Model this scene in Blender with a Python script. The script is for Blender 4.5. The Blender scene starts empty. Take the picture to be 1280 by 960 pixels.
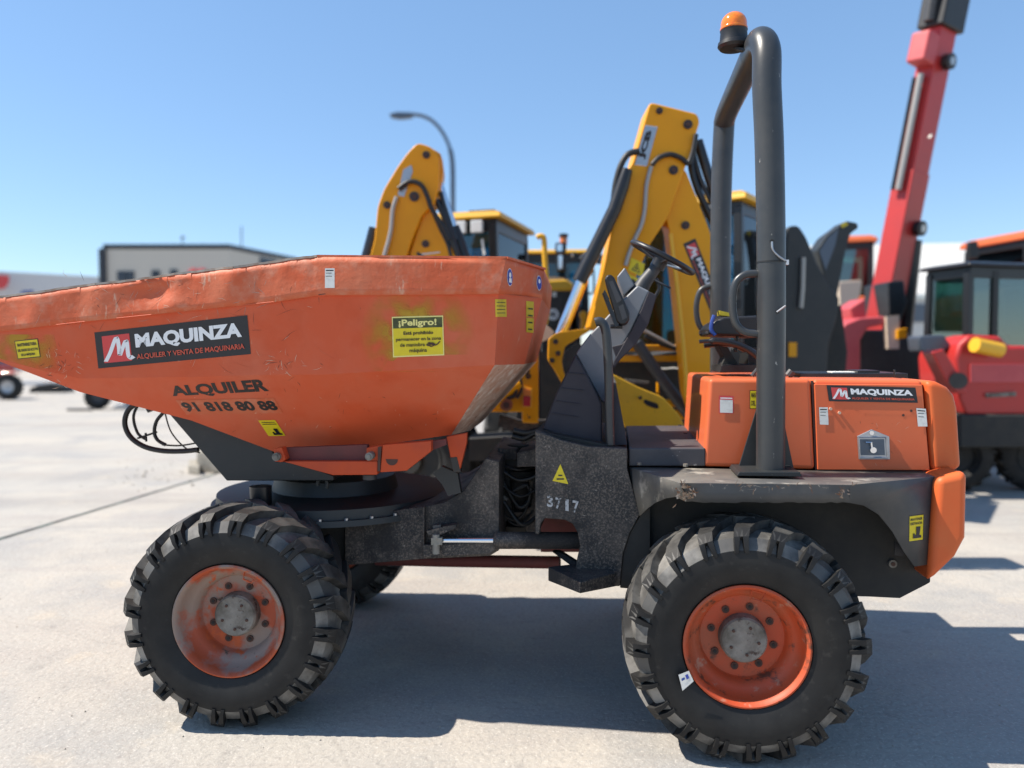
import bpy, bmesh, math, random
from mathutils import Vector, Matrix
from mathutils.bvhtree import BVHTree
random.seed(7)
R = math.radians
S = bpy.context.scene
COL = S.collection

# ------------------------------------------------------------------ camera
CAM_H, FPX, HORIZON = 1.77, 967.0, 440.0
PITCH = math.atan((480 - HORIZON) / FPX)
cam_data = bpy.data.cameras.new('camera')
cam = bpy.data.objects.new('camera', cam_data)
COL.objects.link(cam)
cam.location = (0, 0, CAM_H)
cam.rotation_euler = (R(90) - PITCH, 0, 0)
cam_data.sensor_width = 36
cam_data.lens = FPX / 1280 * 36
cam_data.clip_start = 0.05
cam_data.clip_end = 2000
cam_data.dof.use_dof = True
cam_data.dof.focus_distance = 3.62
cam_data.dof.aperture_fstop = 0.88
S.camera = cam

# ------------------------------------------------------------------ light
TO_SUN = Vector((-0.60, 0.008, 0.80)).normalized()
world = bpy.data.worlds.new('World')
S.world = world
world.use_nodes = True
wn = world.node_tree
sky = wn.nodes.new('ShaderNodeTexSky')
sky.sky_type = 'NISHITA'
sky.sun_disc = False
sky.sun_elevation = math.asin(TO_SUN.z)
sky.sun_rotation = math.atan2(TO_SUN.x, TO_SUN.y)
sky.altitude = 0
sky.air_density = 1.0
sky.dust_density = 0.0
sky.ozone_density = 3.0
wn.nodes['Background'].inputs[1].default_value = 0.118
smx = wn.nodes.new('ShaderNodeMix'); smx.data_type = 'RGBA'      # evens the clear blue out between zenith and horizon
smx.inputs[0].default_value = .40; smx.inputs[7].default_value = (1.2, 2.4, 4.25, 1)
wn.links.new(sky.outputs[0], smx.inputs[6]); wn.links.new(smx.outputs[2], wn.nodes['Background'].inputs[0])
sun_d = bpy.data.lights.new('sun', 'SUN')
sun_d.energy = 4.9
sun_d.angle = R(0.5)
sun_d.color = (1.0, 0.925, 0.82)
sun = bpy.data.objects.new('sun', sun_d)
COL.objects.link(sun)
sun.rotation_euler = (-TO_SUN).to_track_quat('-Z', 'Y').to_euler()
sun.location = TO_SUN * 40
S.view_settings.view_transform = 'Standard'
S.view_settings.look = 'None'
S.view_settings.gamma = 1
S.view_settings.exposure = 0.74
S.view_settings.use_curve_mapping = False

# ------------------------------------------------------------------ pixel geometry
FWD = Vector((0, math.cos(PITCH), -math.sin(PITCH)))
UP = Vector((0, math.sin(PITCH), math.cos(PITCH)))
EYE = Vector((0, 0, CAM_H))
def ray(px, py):
    return Vector(((px - 640) / FPX, 0, 0)) + UP * ((480 - py) / FPX) + FWD
def at_z(px, py, z):
    d = ray(px, py)
    return EYE + d * ((z - CAM_H) / d.z)
def at_y(px, py, y):
    d = ray(px, py)
    return EYE + d * (y / d.y)
class Frame:
    """a vertical reference plane: origin, u to the right along it, n away from the viewer"""
    def __init__(s, o, yaw):
        s.o = Vector((o[0], o[1], 0)); a = R(yaw)
        s.u = Vector((math.cos(a), -math.sin(a), 0)); s.n = Vector((math.sin(a), math.cos(a), 0))
        s.yaw = yaw
    def p(s, px, py, v=0.0):
        d = ray(px, py)
        return EYE + d * (((s.o + s.n * v - EYE).dot(s.n)) / d.dot(s.n))
    def ps(s, pts, v=0.0):
        return [s.p(q[0], q[1], q[2] if len(q) > 2 else v) for q in pts]
    def w(s, a, v, z):
        return s.o + s.u * a + s.n * v + Vector((0, 0, z))

# ------------------------------------------------------------------ materials
def mat(name, base, rough=0.6, metal=0.0, var=None, spots=(), bump=None, coat=0.0, emit=None, spec=0.5):
    m = bpy.data.materials.new(name); m.use_nodes = True
    nt = m.node_tree; N = nt.nodes; L = nt.links
    b = N['Principled BSDF']
    b.inputs['Base Color'].default_value = (*base, 1)
    b.inputs['Roughness'].default_value = rough
    b.inputs['Metallic'].default_value = metal
    b.inputs['Specular IOR Level'].default_value = spec
    if coat: b.inputs['Coat Weight'].default_value = coat
    if emit:
        b.inputs['Emission Color'].default_value = (*emit[0], 1); b.inputs['Emission Strength'].default_value = emit[1]
    tc = N.new('ShaderNodeTexCoord')
    def noise(scale, stretch=(1, 1, 1), detail=6, rgh=0.6, rot=(0, 0, 0)):
        mp = N.new('ShaderNodeMapping'); mp.inputs['Scale'].default_value = stretch
        mp.inputs['Rotation'].default_value = rot
        mp.inputs['Location'].default_value = (random.random() * 9, random.random() * 9, random.random() * 9)
        L.new(tc.outputs['Object'], mp.inputs[0])
        n = N.new('ShaderNodeTexNoise'); n.inputs['Scale'].default_value = scale
        n.inputs['Detail'].default_value = detail; n.inputs['Roughness'].default_value = rgh
        L.new(mp.outputs[0], n.inputs['Vector'])
        return n.outputs['Fac']
    col = None
    def mix(fac, c2, amount=1.0):
        nonlocal col
        mx = N.new('ShaderNodeMix'); mx.data_type = 'RGBA'
        if amount != 1.0:
            mm = N.new('ShaderNodeMath'); mm.operation = 'MULTIPLY'; mm.inputs[1].default_value = amount
            L.new(fac, mm.inputs[0]); fac = mm.outputs[0]
        L.new(fac, mx.inputs[0])
        if col is None: mx.inputs[6].default_value = (*base, 1)
        else: L.new(col, mx.inputs[6])
        mx.inputs[7].default_value = (*c2, 1)
        col = mx.outputs[2]
        return fac
    def ramp(fac, lo, hi):
        r = N.new('ShaderNodeMapRange'); r.inputs[1].default_value = lo; r.inputs[2].default_value = hi
        r.clamp = True; L.new(fac, r.inputs[0]); return r.outputs[0]
    if var:
        for (c2, sc, lo, hi, amt) in (var if isinstance(var, list) else [var]):
            mix(ramp(noise(sc), lo, hi), c2, amt)
    rfac = None
    for s in spots:
        c2, sc, lo, hi = s[:4]
        st = s[4] if len(s) > 4 else (1, 1, 1)
        amt = s[5] if len(s) > 5 else 1.0
        rot = s[6] if len(s) > 6 else (0, 0, 0)
        rfac = mix(ramp(noise(sc, st, 5, 0.65, rot), lo, hi), c2, amt)
    if rfac is not None:
        mr = N.new('ShaderNodeMapRange'); mr.inputs[3].default_value = rough; mr.inputs[4].default_value = min(1, rough + .3)
        L.new(rfac, mr.inputs[0]); L.new(mr.outputs[0], b.inputs['Roughness'])
    if col is not None: L.new(col, b.inputs['Base Color'])
    if bump:
        bp = N.new('ShaderNodeBump'); bp.inputs['Strength'].default_value = bump[1]
        bp.inputs['Distance'].default_value = bump[2] if len(bump) > 2 else 0.01
        L.new(noise(bump[0]), bp.inputs['Height']); L.new(bp.outputs[0], b.inputs['Normal'])
    return m
def glass_mat(name, tint, refl=0.12, clear=0.75, rough=0.02):
    m = bpy.data.materials.new(name); m.use_nodes = True
    nt = m.node_tree; N = nt.nodes; L = nt.links
    out = N['Material Output']; N.remove(N['Principled BSDF'])
    tr = N.new('ShaderNodeBsdfTransparent'); tr.inputs[0].default_value = (*tint, 1)
    gl = N.new('ShaderNodeBsdfGlossy'); gl.inputs['Roughness'].default_value = rough
    gl.inputs[0].default_value = (.9, .95, 1, 1)
    fr = N.new('ShaderNodeFresnel'); fr.inputs[0].default_value = 1.22
    ad = N.new('ShaderNodeMath'); ad.operation = 'ADD'; ad.inputs[1].default_value = refl; ad.use_clamp = True
    L.new(fr.outputs[0], ad.inputs[0])
    mx = N.new('ShaderNodeMixShader'); L.new(ad.outputs[0], mx.inputs[0])
    L.new(tr.outputs[0], mx.inputs[1]); L.new(gl.outputs[0], mx.inputs[2])
    L.new(mx.outputs[0], out.inputs[0])
    return m

RUST = (.16, .06, .025)
M = {}
M['skip'] = mat('skip_orange_paint', (.60, .096, .034), .52, spec=.25, var=[((.56, .15, .08), 1.6, .40, .66, .75), ((.50, .06, .014), 7, .5, .75, .4)],
    spots=[((.62, .30, .19), 16, .66, .72, (1, 1, .25), .55), ((.10, .035, .02), 26, .725, .75), ((.70, .50, .38), 55, .735, .75, (1, 1, 1), .7)], bump=(9, .12, .02))
M['skip_band'] = mat('faded_skylit_orange_paint', (.56, .105, .038), .55, spec=.3, var=[((.56, .17, .085), 5, .4, .7, .8), ((.58, .30, .20), 12, .52, .75, .55)],  # pinkish pale tones carry the sky's reflection as well as fading
    spots=[((.62, .42, .30), 30, .62, .70, (1.0, 1, .22), .7), ((.07, .04, .03), 30, .70, .74, (.35, 1, 1.4))], bump=(14, .25, .02))
M['scraped'] = mat('scraped_orange_paint', (.52, .26, .17), .6, var=[((.60, .44, .35), 9, .35, .65, .9)],
    spots=[((.74, .62, .53), 28, .50, .62, (1, 1, .10), .8, (0, R(34), 0)), ((.16, .07, .05), 30, .62, .68, (1.2, 1, .12), .9, (0, R(34), 0))], bump=(40, .2, .01))
M['edge'] = mat('worn_steel_edge', (.38, .33, .28), .6, .3, var=((.22, .11, .06), 18, .4, .7, .8))
M['hood'] = mat('hood_orange_paint', (.67, .128, .044), .45, spec=.3, var=[((.60, .15, .06), 3, .4, .7, .6)],
    spots=[((.70, .40, .28), 30, .70, .74, (1, 1, .5), .6), ((.10, .03, .02), 38, .735, .75)], coat=.15, bump=(5, .05, .02))
M['cowl_orange'] = mat('rear_orange_plastic', (.64, .118, .030), .48, spec=.3, var=((.55, .16, .05), 4, .4, .7, .5),
    spots=[((.25, .08, .03), 20, .70, .75, (1, 1, .3), .7)], bump=(6, .05, .02))
M['bracket'] = mat('hinge_orange_paint', (.52, .072, .020), .55, spec=.25, var=((.38, .06, .03), 6, .45, .7, .6))
M['maroon'] = mat('dull_red_steel_and_shade', (.15, .034, .030), .7, var=((.07, .028, .022), 9, .4, .7, .6))
M['frame'] = mat('mud_spattered_black', (.015, .0155, .017), .6, var=[((.080, .066, .055), 3.2, .40, .62, .85)],
    spots=[((.15, .118, .095), 95, .48, .62, (1, 1, 1), .75), ((.33, .29, .25), 120, .62, .68, (1, 1, 1), .8), ((.016, .0155, .0165), 2.8, .47, .58, (1, 1, .7), .85)], bump=(70, .15, .006))
M['frame_clean'] = mat('black_frame_paint', (.017, .020, .021), .5, var=((.032, .031, .030), 5, .45, .7, .7),
    spots=[((.2, .18, .15), 70, .69, .73, (1, 1, 1), .6)])
M['fender'] = mat('worn_sunlit_grey_steel', (.11, .108, .104), .5, var=[((.20, .185, .16), 5, .40, .62, .9)],  # wear, plus paleness standing for sun on top and front faces
    spots=[((.52, .48, .41), 7, .56, .68, (1, 1, 1), .8), ((.17, .085, .04), 24, .68, .73)], bump=(30, .15, .006))
M['fender_side'] = mat('dark_grey_plate', (.048, .051, .054), .5, var=((.085, .08, .074), 5, .42, .7, .8),
    spots=[((.28, .26, .23), 32, .69, .74)])
M['inner'] = mat('dark_inner_plate', (.022, .022, .021), .8, var=((.04, .036, .03), 8, .4, .7, .8))
M['rops'] = mat('grey_tube_paint', (.032, .035, .038), .36, var=[((.055, .054, .051), 5, .4, .7, .8)],
    spots=[((.32, .30, .27), 42, .68, .72, (1, 1, .6), .8), ((.18, .07, .03), 40, .73, .75)], bump=(30, .08, .004))
M['rubber'] = mat('tyre_rubber', (.0075, .0075, .0078), .6, var=[((.020, .0195, .0185), 5, .42, .66, .8), ((.045, .042, .038), 18, .60, .74, .6)], bump=(60, .1, .004), spec=.35)
M['tread'] = mat('dusty_tread_rubber', (.020, .0195, .019), .58, var=[((.13, .125, .115), 4, .40, .62, .8), ((.02, .02, .02), 30, .5, .7, .6)], bump=(60, .12, .004), spec=.4)
M['tread_base'] = mat('dusty_sunlit_rubber', (.075, .072, .067), .5, var=[((.25, .24, .22), 6, .44, .66, .85), ((.05, .049, .047), 9, .52, .70, .7)], bump=(50, .12, .004))  # dust paled further to carry sunlight and sheen between the lugs
M['rim'] = mat('rim_orange', (.50, .068, .018), .55, var=[((.34, .09, .04), 5, .45, .66, .75)],
    spots=[((.06, .03, .018), 13, .57, .66, (1, 1, 1), .85), ((.42, .25, .17), 16, .63, .70, (1, 1, 1), .6)], bump=(30, .15, .005))
M['rim_worn'] = mat('rim_worn_orange', (.42, .075, .025), .6, var=[((.27, .22, .18), 5, .44, .56, .9)],
    spots=[((.50, .09, .02), 9, .60, .66), ((.10, .07, .05), 16, .63, .70)], bump=(30, .2, .006))
M['hub'] = mat('dusty_hub_steel', (.11, .095, .075), .85, var=((.27, .245, .21), 9, .42, .62, .85), spots=[((.07, .05, .04), 14, .56, .64)])
M['hub_disc'] = mat('rusty_wheel_disc', (.22, .10, .05), .7, var=((.40, .06, .018), 6, .45, .6, .8), spots=[((.06, .04, .03), 14, .58, .66)])
M['black'] = mat('black_plastic', (.010, .010, .0115), .45, var=((.03, .03, .03), 12, .45, .7, .5))
M['blackmetal'] = mat('black_hydraulic_paint', (.012, .012, .014), .3, var=((.03, .028, .027), 14, .5, .7, .5))
M['dark'] = mat('dark_grey_plastic', (.045, .046, .05), .5, var=((.07, .07, .07), 12, .45, .7, .5))
M['flap'] = mat('dark_rubber_flap', (.026, .024, .034), .75, var=((.045, .042, .05), 4, .4, .7, .8), spots=[((.2, .19, .18), 40, .73, .75)])
M['greyplastic'] = mat('grey_console_plastic', (.185, .195, .21), .42, var=((.25, .26, .27), 5, .4, .7, .5), spots=[((.4, .4, .38), 40, .72, .75, (1, 1, 1), .5)])
M['vinyl'] = mat('black_seat_vinyl', (.012, .012, .014), .4, bump=(40, .1, .004))
M['chrome'] = mat('chrome_rod', (.75, .77, .80), .12, 1.0)
M['steel'] = mat('galvanised_steel', (.42, .43, .45), .35, .8, var=((.3, .3, .31), 20, .4, .7, .5))
M['amber'] = mat('amber_lens', (.80, .20, .01), .15, coat=.5, var=((.65, .10, .01), 40, .45, .6, .5))
M['deck'] = mat('dark_deck_plate', (.055, .05, .055), .6, var=((.10, .09, .09), 4, .4, .7, .7), spots=[((.45, .42, .40), 12, .68, .72)])
M['yellow'] = mat('digger_yellow_paint', (.76, .32, .003), .45, spec=.25, var=((.68, .28, .005), 3, .4, .7, .6), spots=[((.18, .09, .03), 40, .735, .76)], coat=.1)
M['yellow_worn'] = mat('chipped_yellow_paint', (.80, .42, .012), .5, var=((.70, .36, .02), 8, .4, .7, .7), spots=[((.10, .06, .03), 30, .66, .72)])
M['yellow_roof'] = mat('cab_roof_yellow', (.75, .40, .02), .4)
M['cabblack'] = mat('cab_black_trim', (.012, .012, .013), .35)
M['glass_teal'] = glass_mat('teal_cab_glass', (.24, .52, .60), .06)
M['glass_dark'] = glass_mat('dark_cab_glass', (.07, .12, .16), .08)
M['glass_red_reflection'] = glass_mat('red_reflection_cab_glass', (.16, .05, .055), .05)  # a red reflection is put into this tint
M['glass_clear'] = glass_mat('greenish_cab_glass', (.38, .55, .52), .12)
M['hose'] = mat('black_hose', (.012, .012, .012), .5)
M['pipe'] = mat('grey_steel_pipe', (.36, .34, .31), .4, .4)
M['red'] = mat('handler_red_paint', (.44, .022, .018), .45, var=((.38, .024, .022), 4, .4, .7, .6), coat=.15)
M['redlight'] = mat('faded_red_paint', (.50, .075, .08), .5, var=((.42, .05, .06), 5, .4, .7, .6))
M['orange_far'] = mat('digger_orange_paint', (.58, .12, .03), .5, var=((.5, .1, .03), 4, .4, .7, .5))
M['cream'] = mat('cream_panel_paint', (.62, .50, .38), .5)
M['lensred'] = mat('red_tail_lens', (.45, .02, .03), .2, coat=.3)
M['lensamber'] = mat('amber_tail_lens', (.75, .22, .03), .2, coat=.3)
M['lensclear'] = mat('clear_lamp_lens', (.7, .7, .68), .15, coat=.4)
M['yel_sticker'] = mat('yellow_sticker', (.72, .56, .010), .45, var=((.6, .45, .02), 30, .45, .7, .5))
M['yel_worn'] = mat('weathered_yellow_sticker', (.62, .45, .02), .5, var=((.45, .36, .02), 20, .4, .65, .8))
M['ink'] = mat('black_sticker_film', (.010, .012, .018), .35)
M['letter_black'] = mat('black_vinyl_lettering', (.012, .010, .010), .5, var=((.09, .03, .02), 60, .55, .68, .8))
M['olive'] = mat('faded_black_band', (.035, .045, .012), .5, var=((.10, .11, .03), 30, .4, .65, .8))
M['white'] = mat('white_print', (.78, .78, .78), .4)
M['offwhite'] = mat('off_white_print', (.72, .71, .66), .5, var=((.5, .48, .44), 40, .5, .7, .5))
M['pale_yel'] = mat('pale_yellow_print', (.78, .70, .25), .5)
M['logo_red'] = mat('red_logo_print', (.62, .05, .05), .4)
M['print_red'] = mat('orange_red_print', (.60, .085, .045), .4)
M['blue'] = mat('blue_round_sticker', (.03, .06, .35), .35)
M['bluestrap'] = mat('blue_strap', (.02, .06, .28), .6)
M['overspray'] = mat('yellow_overspray', (.50, .25, .02), .6)
M['stencil'] = mat('white_stencil_paint', (.42, .42, .42), .7, var=((.05, .05, .05), 60, .5, .62, 1))
M['bare'] = mat('bare_scratch', (.60, .40, .28), .6)
M['gouge'] = mat('dark_gouge_and_hole', (.07, .03, .02), .7)
M['concrete_block'] = mat('rough_concrete', (.34, .31, .26), .9, var=((.22, .20, .16), 12, .4, .65, .8), bump=(40, .4, .02))
M['wall_beige'] = mat('beige_cladding', (.55, .495, .42), .8, var=((.52, .47, .40), .3, .4, .7, .6))
M['wall_side'] = mat('pale_cladding', (.55, .50, .44), .8)
M['wall_grey'] = mat('grey_cladding', (.60, .59, .58), .7, var=((.56, .55, .55), .2, .4, .7, .6))
M['trim'] = mat('dark_trim', (.025, .028, .035), .5)
M['winframe'] = mat('window_dark_glass', (.03, .035, .05), .12)
M['white_bld'] = mat('white_cladding', (.52, .51, .48), .7)
M['lamp_metal'] = mat('grey_lamp_metal', (.10, .12, .15), .4, .5)

def spray_mat(name, col, centre, radius, amount):
    """paint overspray fading out around a point on its surface"""
    m = bpy.data.materials.new(name); m.use_nodes = True
    nt = m.node_tree; N = nt.nodes; L = nt.links; b = N['Principled BSDF']
    b.inputs['Base Color'].default_value = (*col, 1); b.inputs['Roughness'].default_value = .6
    tc = N.new('ShaderNodeTexCoord'); d = N.new('ShaderNodeVectorMath'); d.operation = 'DISTANCE'
    d.inputs[1].default_value = centre; L.new(tc.outputs['Object'], d.inputs[0])
    r = N.new('ShaderNodeMapRange'); r.inputs[1].default_value = radius; r.inputs[2].default_value = radius * .35
    r.inputs[3].default_value = 0; r.inputs[4].default_value = amount; L.new(d.outputs['Value'], r.inputs[0])
    n = N.new('ShaderNodeTexNoise'); n.inputs['Scale'].default_value = 9; L.new(tc.outputs['Object'], n.inputs['Vector'])
    q = N.new('ShaderNodeMapRange'); q.inputs[1].default_value = .35; q.inputs[2].default_value = .62; L.new(n.outputs['Fac'], q.inputs[0])
    mu = N.new('ShaderNodeMath'); mu.operation = 'MULTIPLY'; L.new(r.outputs[0], mu.inputs[0]); L.new(q.outputs[0], mu.inputs[1])
    L.new(mu.outputs[0], b.inputs['Alpha']); return m

# ------------------------------------------------------------------ mesh builder
def frame_from(d):
    d = d.normalized()
    a = Vector((0, 0, 1)) if abs(d.z) < .9 else Vector((1, 0, 0))
    x = d.cross(a).normalized()
    return x, d.cross(x).normalized()
def spline(pts, k=6, closed=False):
    pts = [Vector(p) for p in pts]; out = []; n = len(pts)
    for i in range(n if closed else n - 1):
        if closed: a, b, c, d = pts[i - 1], pts[i], pts[(i + 1) % n], pts[(i + 2) % n]
        else: a, b, c, d = pts[max(i - 1, 0)], pts[i], pts[i + 1], pts[min(i + 2, n - 1)]
        for j in range(k):
            t = j / k
            out.append(.5 * ((2 * b) + (c - a) * t + (2 * a - 5 * b + 4 * c - d) * t * t + (3 * b - a - 3 * c + d) * t ** 3))
    if not closed: out.append(pts[-1])
    return out
WM = {}      # world matrices of everything built so far
class MB:
    def __init__(s, m=None): s.v = []; s.f = []; s.m = []; s.cur = m
    def add(s, vs, fs, m=None):
        o = len(s.v); s.v += [Vector(q) for q in vs]
        for f in fs: s.f.append([o + i for i in f]); s.m.append(m or s.cur)
        return s
    def prism(s, A, B, m=None, caps=True):
        A = list(A); n = len(A)
        if isinstance(B, Vector): B = [a + B for a in A]
        fs = [[i, (i + 1) % n, n + (i + 1) % n, n + i] for i in range(n)]
        if caps: fs += [list(range(n))[::-1], list(range(n, 2 * n))]
        return s.add(A + list(B), fs, m)
    def box(s, c, d, rot=None, m=None):
        c = Vector(c); vs = []
        for z in (-1, 1):
            for x, y in ((-1, -1), (1, -1), (1, 1), (-1, 1)):
                q = Vector((x * d[0] / 2, y * d[1] / 2, z * d[2] / 2))
                vs.append(c + (rot @ q if rot else q))
        return s.add(vs, [[3, 2, 1, 0], [4, 5, 6, 7], [0, 1, 5, 4], [1, 2, 6, 5], [2, 3, 7, 6], [3, 0, 4, 7]], m)
    def beam(s, p, q, w, h, m=None, side=None):
        p, q = Vector(p), Vector(q); d = (q - p).normalized()
        x = (side - d * side.dot(d)).normalized() if side else frame_from(d)[0]
        y = d.cross(x)
        A = [p + x * (w / 2 * i) + y * (h / 2 * j) for i, j in ((-1, -1), (1, -1), (1, 1), (-1, 1))]
        return s.prism(A, q - p, m)
    def tube(s, path, r, n=12, m=None, caps=True, closed=False):
        path = [Vector(p) for p in path]; k = len(path)
        rs = r if isinstance(r, (list, tuple)) else [r] * k
        T = []
        for i in range(k):
            if closed: t = path[(i + 1) % k] - path[i - 1]
            else: t = path[min(i + 1, k - 1)] - path[max(i - 1, 0)]
            T.append(t.normalized())
        x, y = frame_from(T[0]); vs = []
        for i in range(k):
            x = (x - T[i] * x.dot(T[i])).normalized(); y = T[i].cross(x)
            for j in range(n):
                a = 2 * math.pi * j / n
                vs.append(path[i] + (x * math.cos(a) + y * math.sin(a)) * rs[i])
        fs = []
        for i in range(k if closed else k - 1):
            for j in range(n):
                a, b = i * n, ((i + 1) % k) * n
                fs.append([a + j, a + (j + 1) % n, b + (j + 1) % n, b + j])
        if caps and not closed: fs += [list(range(n))[::-1], list(range((k - 1) * n, k * n))]
        return s.add(vs, fs, m)
    def cyl(s, p, q, r, n=20, m=None): return s.tube([p, q], r, n, m)
    def lathe(s, prof, c, axis, n=32, m=None, caps=False):
        """prof: (distance along axis, radius)"""
        c = Vector(c); ax = Vector(axis).normalized(); x, y = frame_from(ax)
        vs = []; k = len(prof)
        for (a, r) in prof:
            for j in range(n):
                t = 2 * math.pi * j / n
                vs.append(c + ax * a + (x * math.cos(t) + y * math.sin(t)) * r)
        fs = [[i * n + j, i * n + (j + 1) % n, (i + 1) * n + (j + 1) % n, (i + 1) * n + j] for i in range(k - 1) for j in range(n)]
        if caps: fs += [list(range(n))[::-1], list(range((k - 1) * n, k * n))]
        return s.add(vs, fs, m)
    def grid(s, rows, m=None):
        a = len(rows); b = len(rows[0]); vs = [p for r in rows for p in r]
        return s.add(vs, [[i * b + j, i * b + j + 1, (i + 1) * b + j + 1, (i + 1) * b + j] for i in range(a - 1) for j in range(b - 1)], m)
    def bvh(s): return BVHTree.FromPolygons(s.v, s.f)
    def build(s, name, parent=None, matrix=None, smooth=32, bevel=0, seg=2, solid=0, sub=0):
        """link as ONE mesh object; vertices were given in world space, stored in the parent's space"""
        base = WM[parent] if parent else (matrix or Matrix.Identity(4))
        inv = base.inverted()
        me = bpy.data.meshes.new(name)
        me.from_pydata([inv @ v for v in s.v], [], s.f)
        ms = []
        for q in s.m:
            if q not in ms: ms.append(q)
        for q in ms: me.materials.append(M[q] if isinstance(q, str) else q)
        me.polygons.foreach_set('material_index', [ms.index(q) for q in s.m])
        bm = bmesh.new(); bm.from_mesh(me)
        if solid: bmesh.ops.remove_doubles(bm, verts=bm.verts, dist=2e-4)
        bmesh.ops.recalc_face_normals(bm, faces=bm.faces)
        bm.to_mesh(me); bm.free()
        me.polygons.foreach_set('use_smooth', [True] * len(me.polygons))
        me.set_sharp_from_angle(angle=R(smooth))
        o = bpy.data.objects.new(name, me); COL.objects.link(o)
        WM[o] = base.copy()
        if parent: o.parent = parent
        else: o.matrix_world = base
        if solid:
            md = o.modifiers.new('Solidify', 'SOLIDIFY'); md.thickness = solid; md.offset = 0
        if bevel:
            md = o.modifiers.new('Bevel', 'BEVEL'); md.width = bevel; md.segments = seg; md.limit_method = 'ANGLE'
            md.angle_limit = R(35); md.harden_normals = True
        return o
def split(mb, name, parent, merge=True, **kw):
    """build every separate piece of mb as a part of its own"""
    par = list(range(len(mb.v)))
    def find(i):
        while par[i] != i: par[i] = par[par[i]]; i = par[i]
        return i
    for f in mb.f:
        for i in f[1:]: par[find(i)] = find(f[0])
    comps = {}
    for k, f in enumerate(mb.f): comps.setdefault(find(f[0]), []).append(k)
    boxes = []
    for fs in comps.values():
        vs = [mb.v[i] for k in fs for i in mb.f[k]]
        lo = [min(v[j] for v in vs) - .002 for j in range(3)]; hi = [max(v[j] for v in vs) + .002 for j in range(3)]
        hit = [q for q in boxes if merge and all(q[0][j] <= hi[j] and q[1][j] >= lo[j] for j in range(3))]
        for q in hit:
            boxes.remove(q); lo = [min(lo[j], q[0][j]) for j in range(3)]; hi = [max(hi[j], q[1][j]) for j in range(3)]; fs = fs + q[2]
        boxes.append((lo, hi, fs))
    out = []
    for lo, hi, fs in boxes:
        n = MB()
        for k in fs: n.add([mb.v[i] for i in mb.f[k]], [list(range(len(mb.f[k])))], mb.m[k])
        ix = sorted({i for k in fs for i in mb.f[k]}); mp = {i: j for j, i in enumerate(ix)}
        n.v = [mb.v[i] for i in ix]; n.f = [[mp[i] for i in mb.f[k]] for k in fs]
        out.append(n.build(name, parent, **kw))
    return out
def tag(o, label, cat, group=None):
    o['label'] = label; o['category'] = cat
    if group: o['group'] = group
    return o
def thing(name, label, cat, loc, yaw=0, group=None):
    o = bpy.data.objects.new(name, None); COL.objects.link(o)
    mx = Matrix.Translation(Vector(loc)) @ Matrix.Rotation(R(-yaw), 4, 'Z')
    o.matrix_world = mx; WM[o] = mx; o.empty_display_size = .2
    return tag(o, label, cat, group)
def hub_empty(name, parent, world):
    o = bpy.data.objects.new(name, None); COL.objects.link(o)
    o.parent = parent; o.matrix_local = WM[parent].inverted() @ world; WM[o] = world.copy()
    return o

# ------------------------------------------------------------------ lettering and stickers
_tc = {}
def text2d(t, bold=.0, shear=0):
    k = (t, bold, shear)
    if k in _tc: return _tc[k]
    cu = bpy.data.curves.new('lettering', 'FONT'); cu.body = t; cu.offset = bold; cu.shear = shear
    cu.fill_mode = 'FRONT'; cu.resolution_u = 3
    o = bpy.data.objects.new('lettering', cu); COL.objects.link(o)
    dg = bpy.context.evaluated_depsgraph_get(); dg.update()
    me = bpy.data.meshes.new_from_object(o.evaluated_get(dg))
    vs = [(v.co.x, v.co.y) for v in me.vertices]; fs = [list(p.vertices) for p in me.polygons]
    bpy.data.objects.remove(o); bpy.data.curves.remove(cu); bpy.data.meshes.remove(me)
    x0 = min(v[0] for v in vs); x1 = max(v[0] for v in vs); y0 = min(v[1] for v in vs); y1 = max(v[1] for v in vs)
    _tc[k] = ([((x - x0) / (x1 - x0), (y - y0) / (y1 - y0)) for x, y in vs], fs)
    return _tc[k]
class Surf:
    """where a sticker lands: the outside of a mesh, or a plane of a frame"""
    def __init__(s, mb=None, fr=None, v=0): s.b = mb.bvh() if mb else None; s.fr = fr; s.vv = v; s.last = None
    def hit(s, px, py):
        d = ray(px, py).normalized()
        if s.b:
            p, n, i, t = s.b.ray_cast(EYE, d)
            if p is not None:
                if n.dot(d) > 0: n = -n
                s.last = (p, n); return p, n
            if s.last:
                p0, n = s.last
                return EYE + d * ((p0 - EYE).dot(n) / d.dot(n)), n
        return s.fr.p(px, py, s.vv), -s.fr.n
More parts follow.
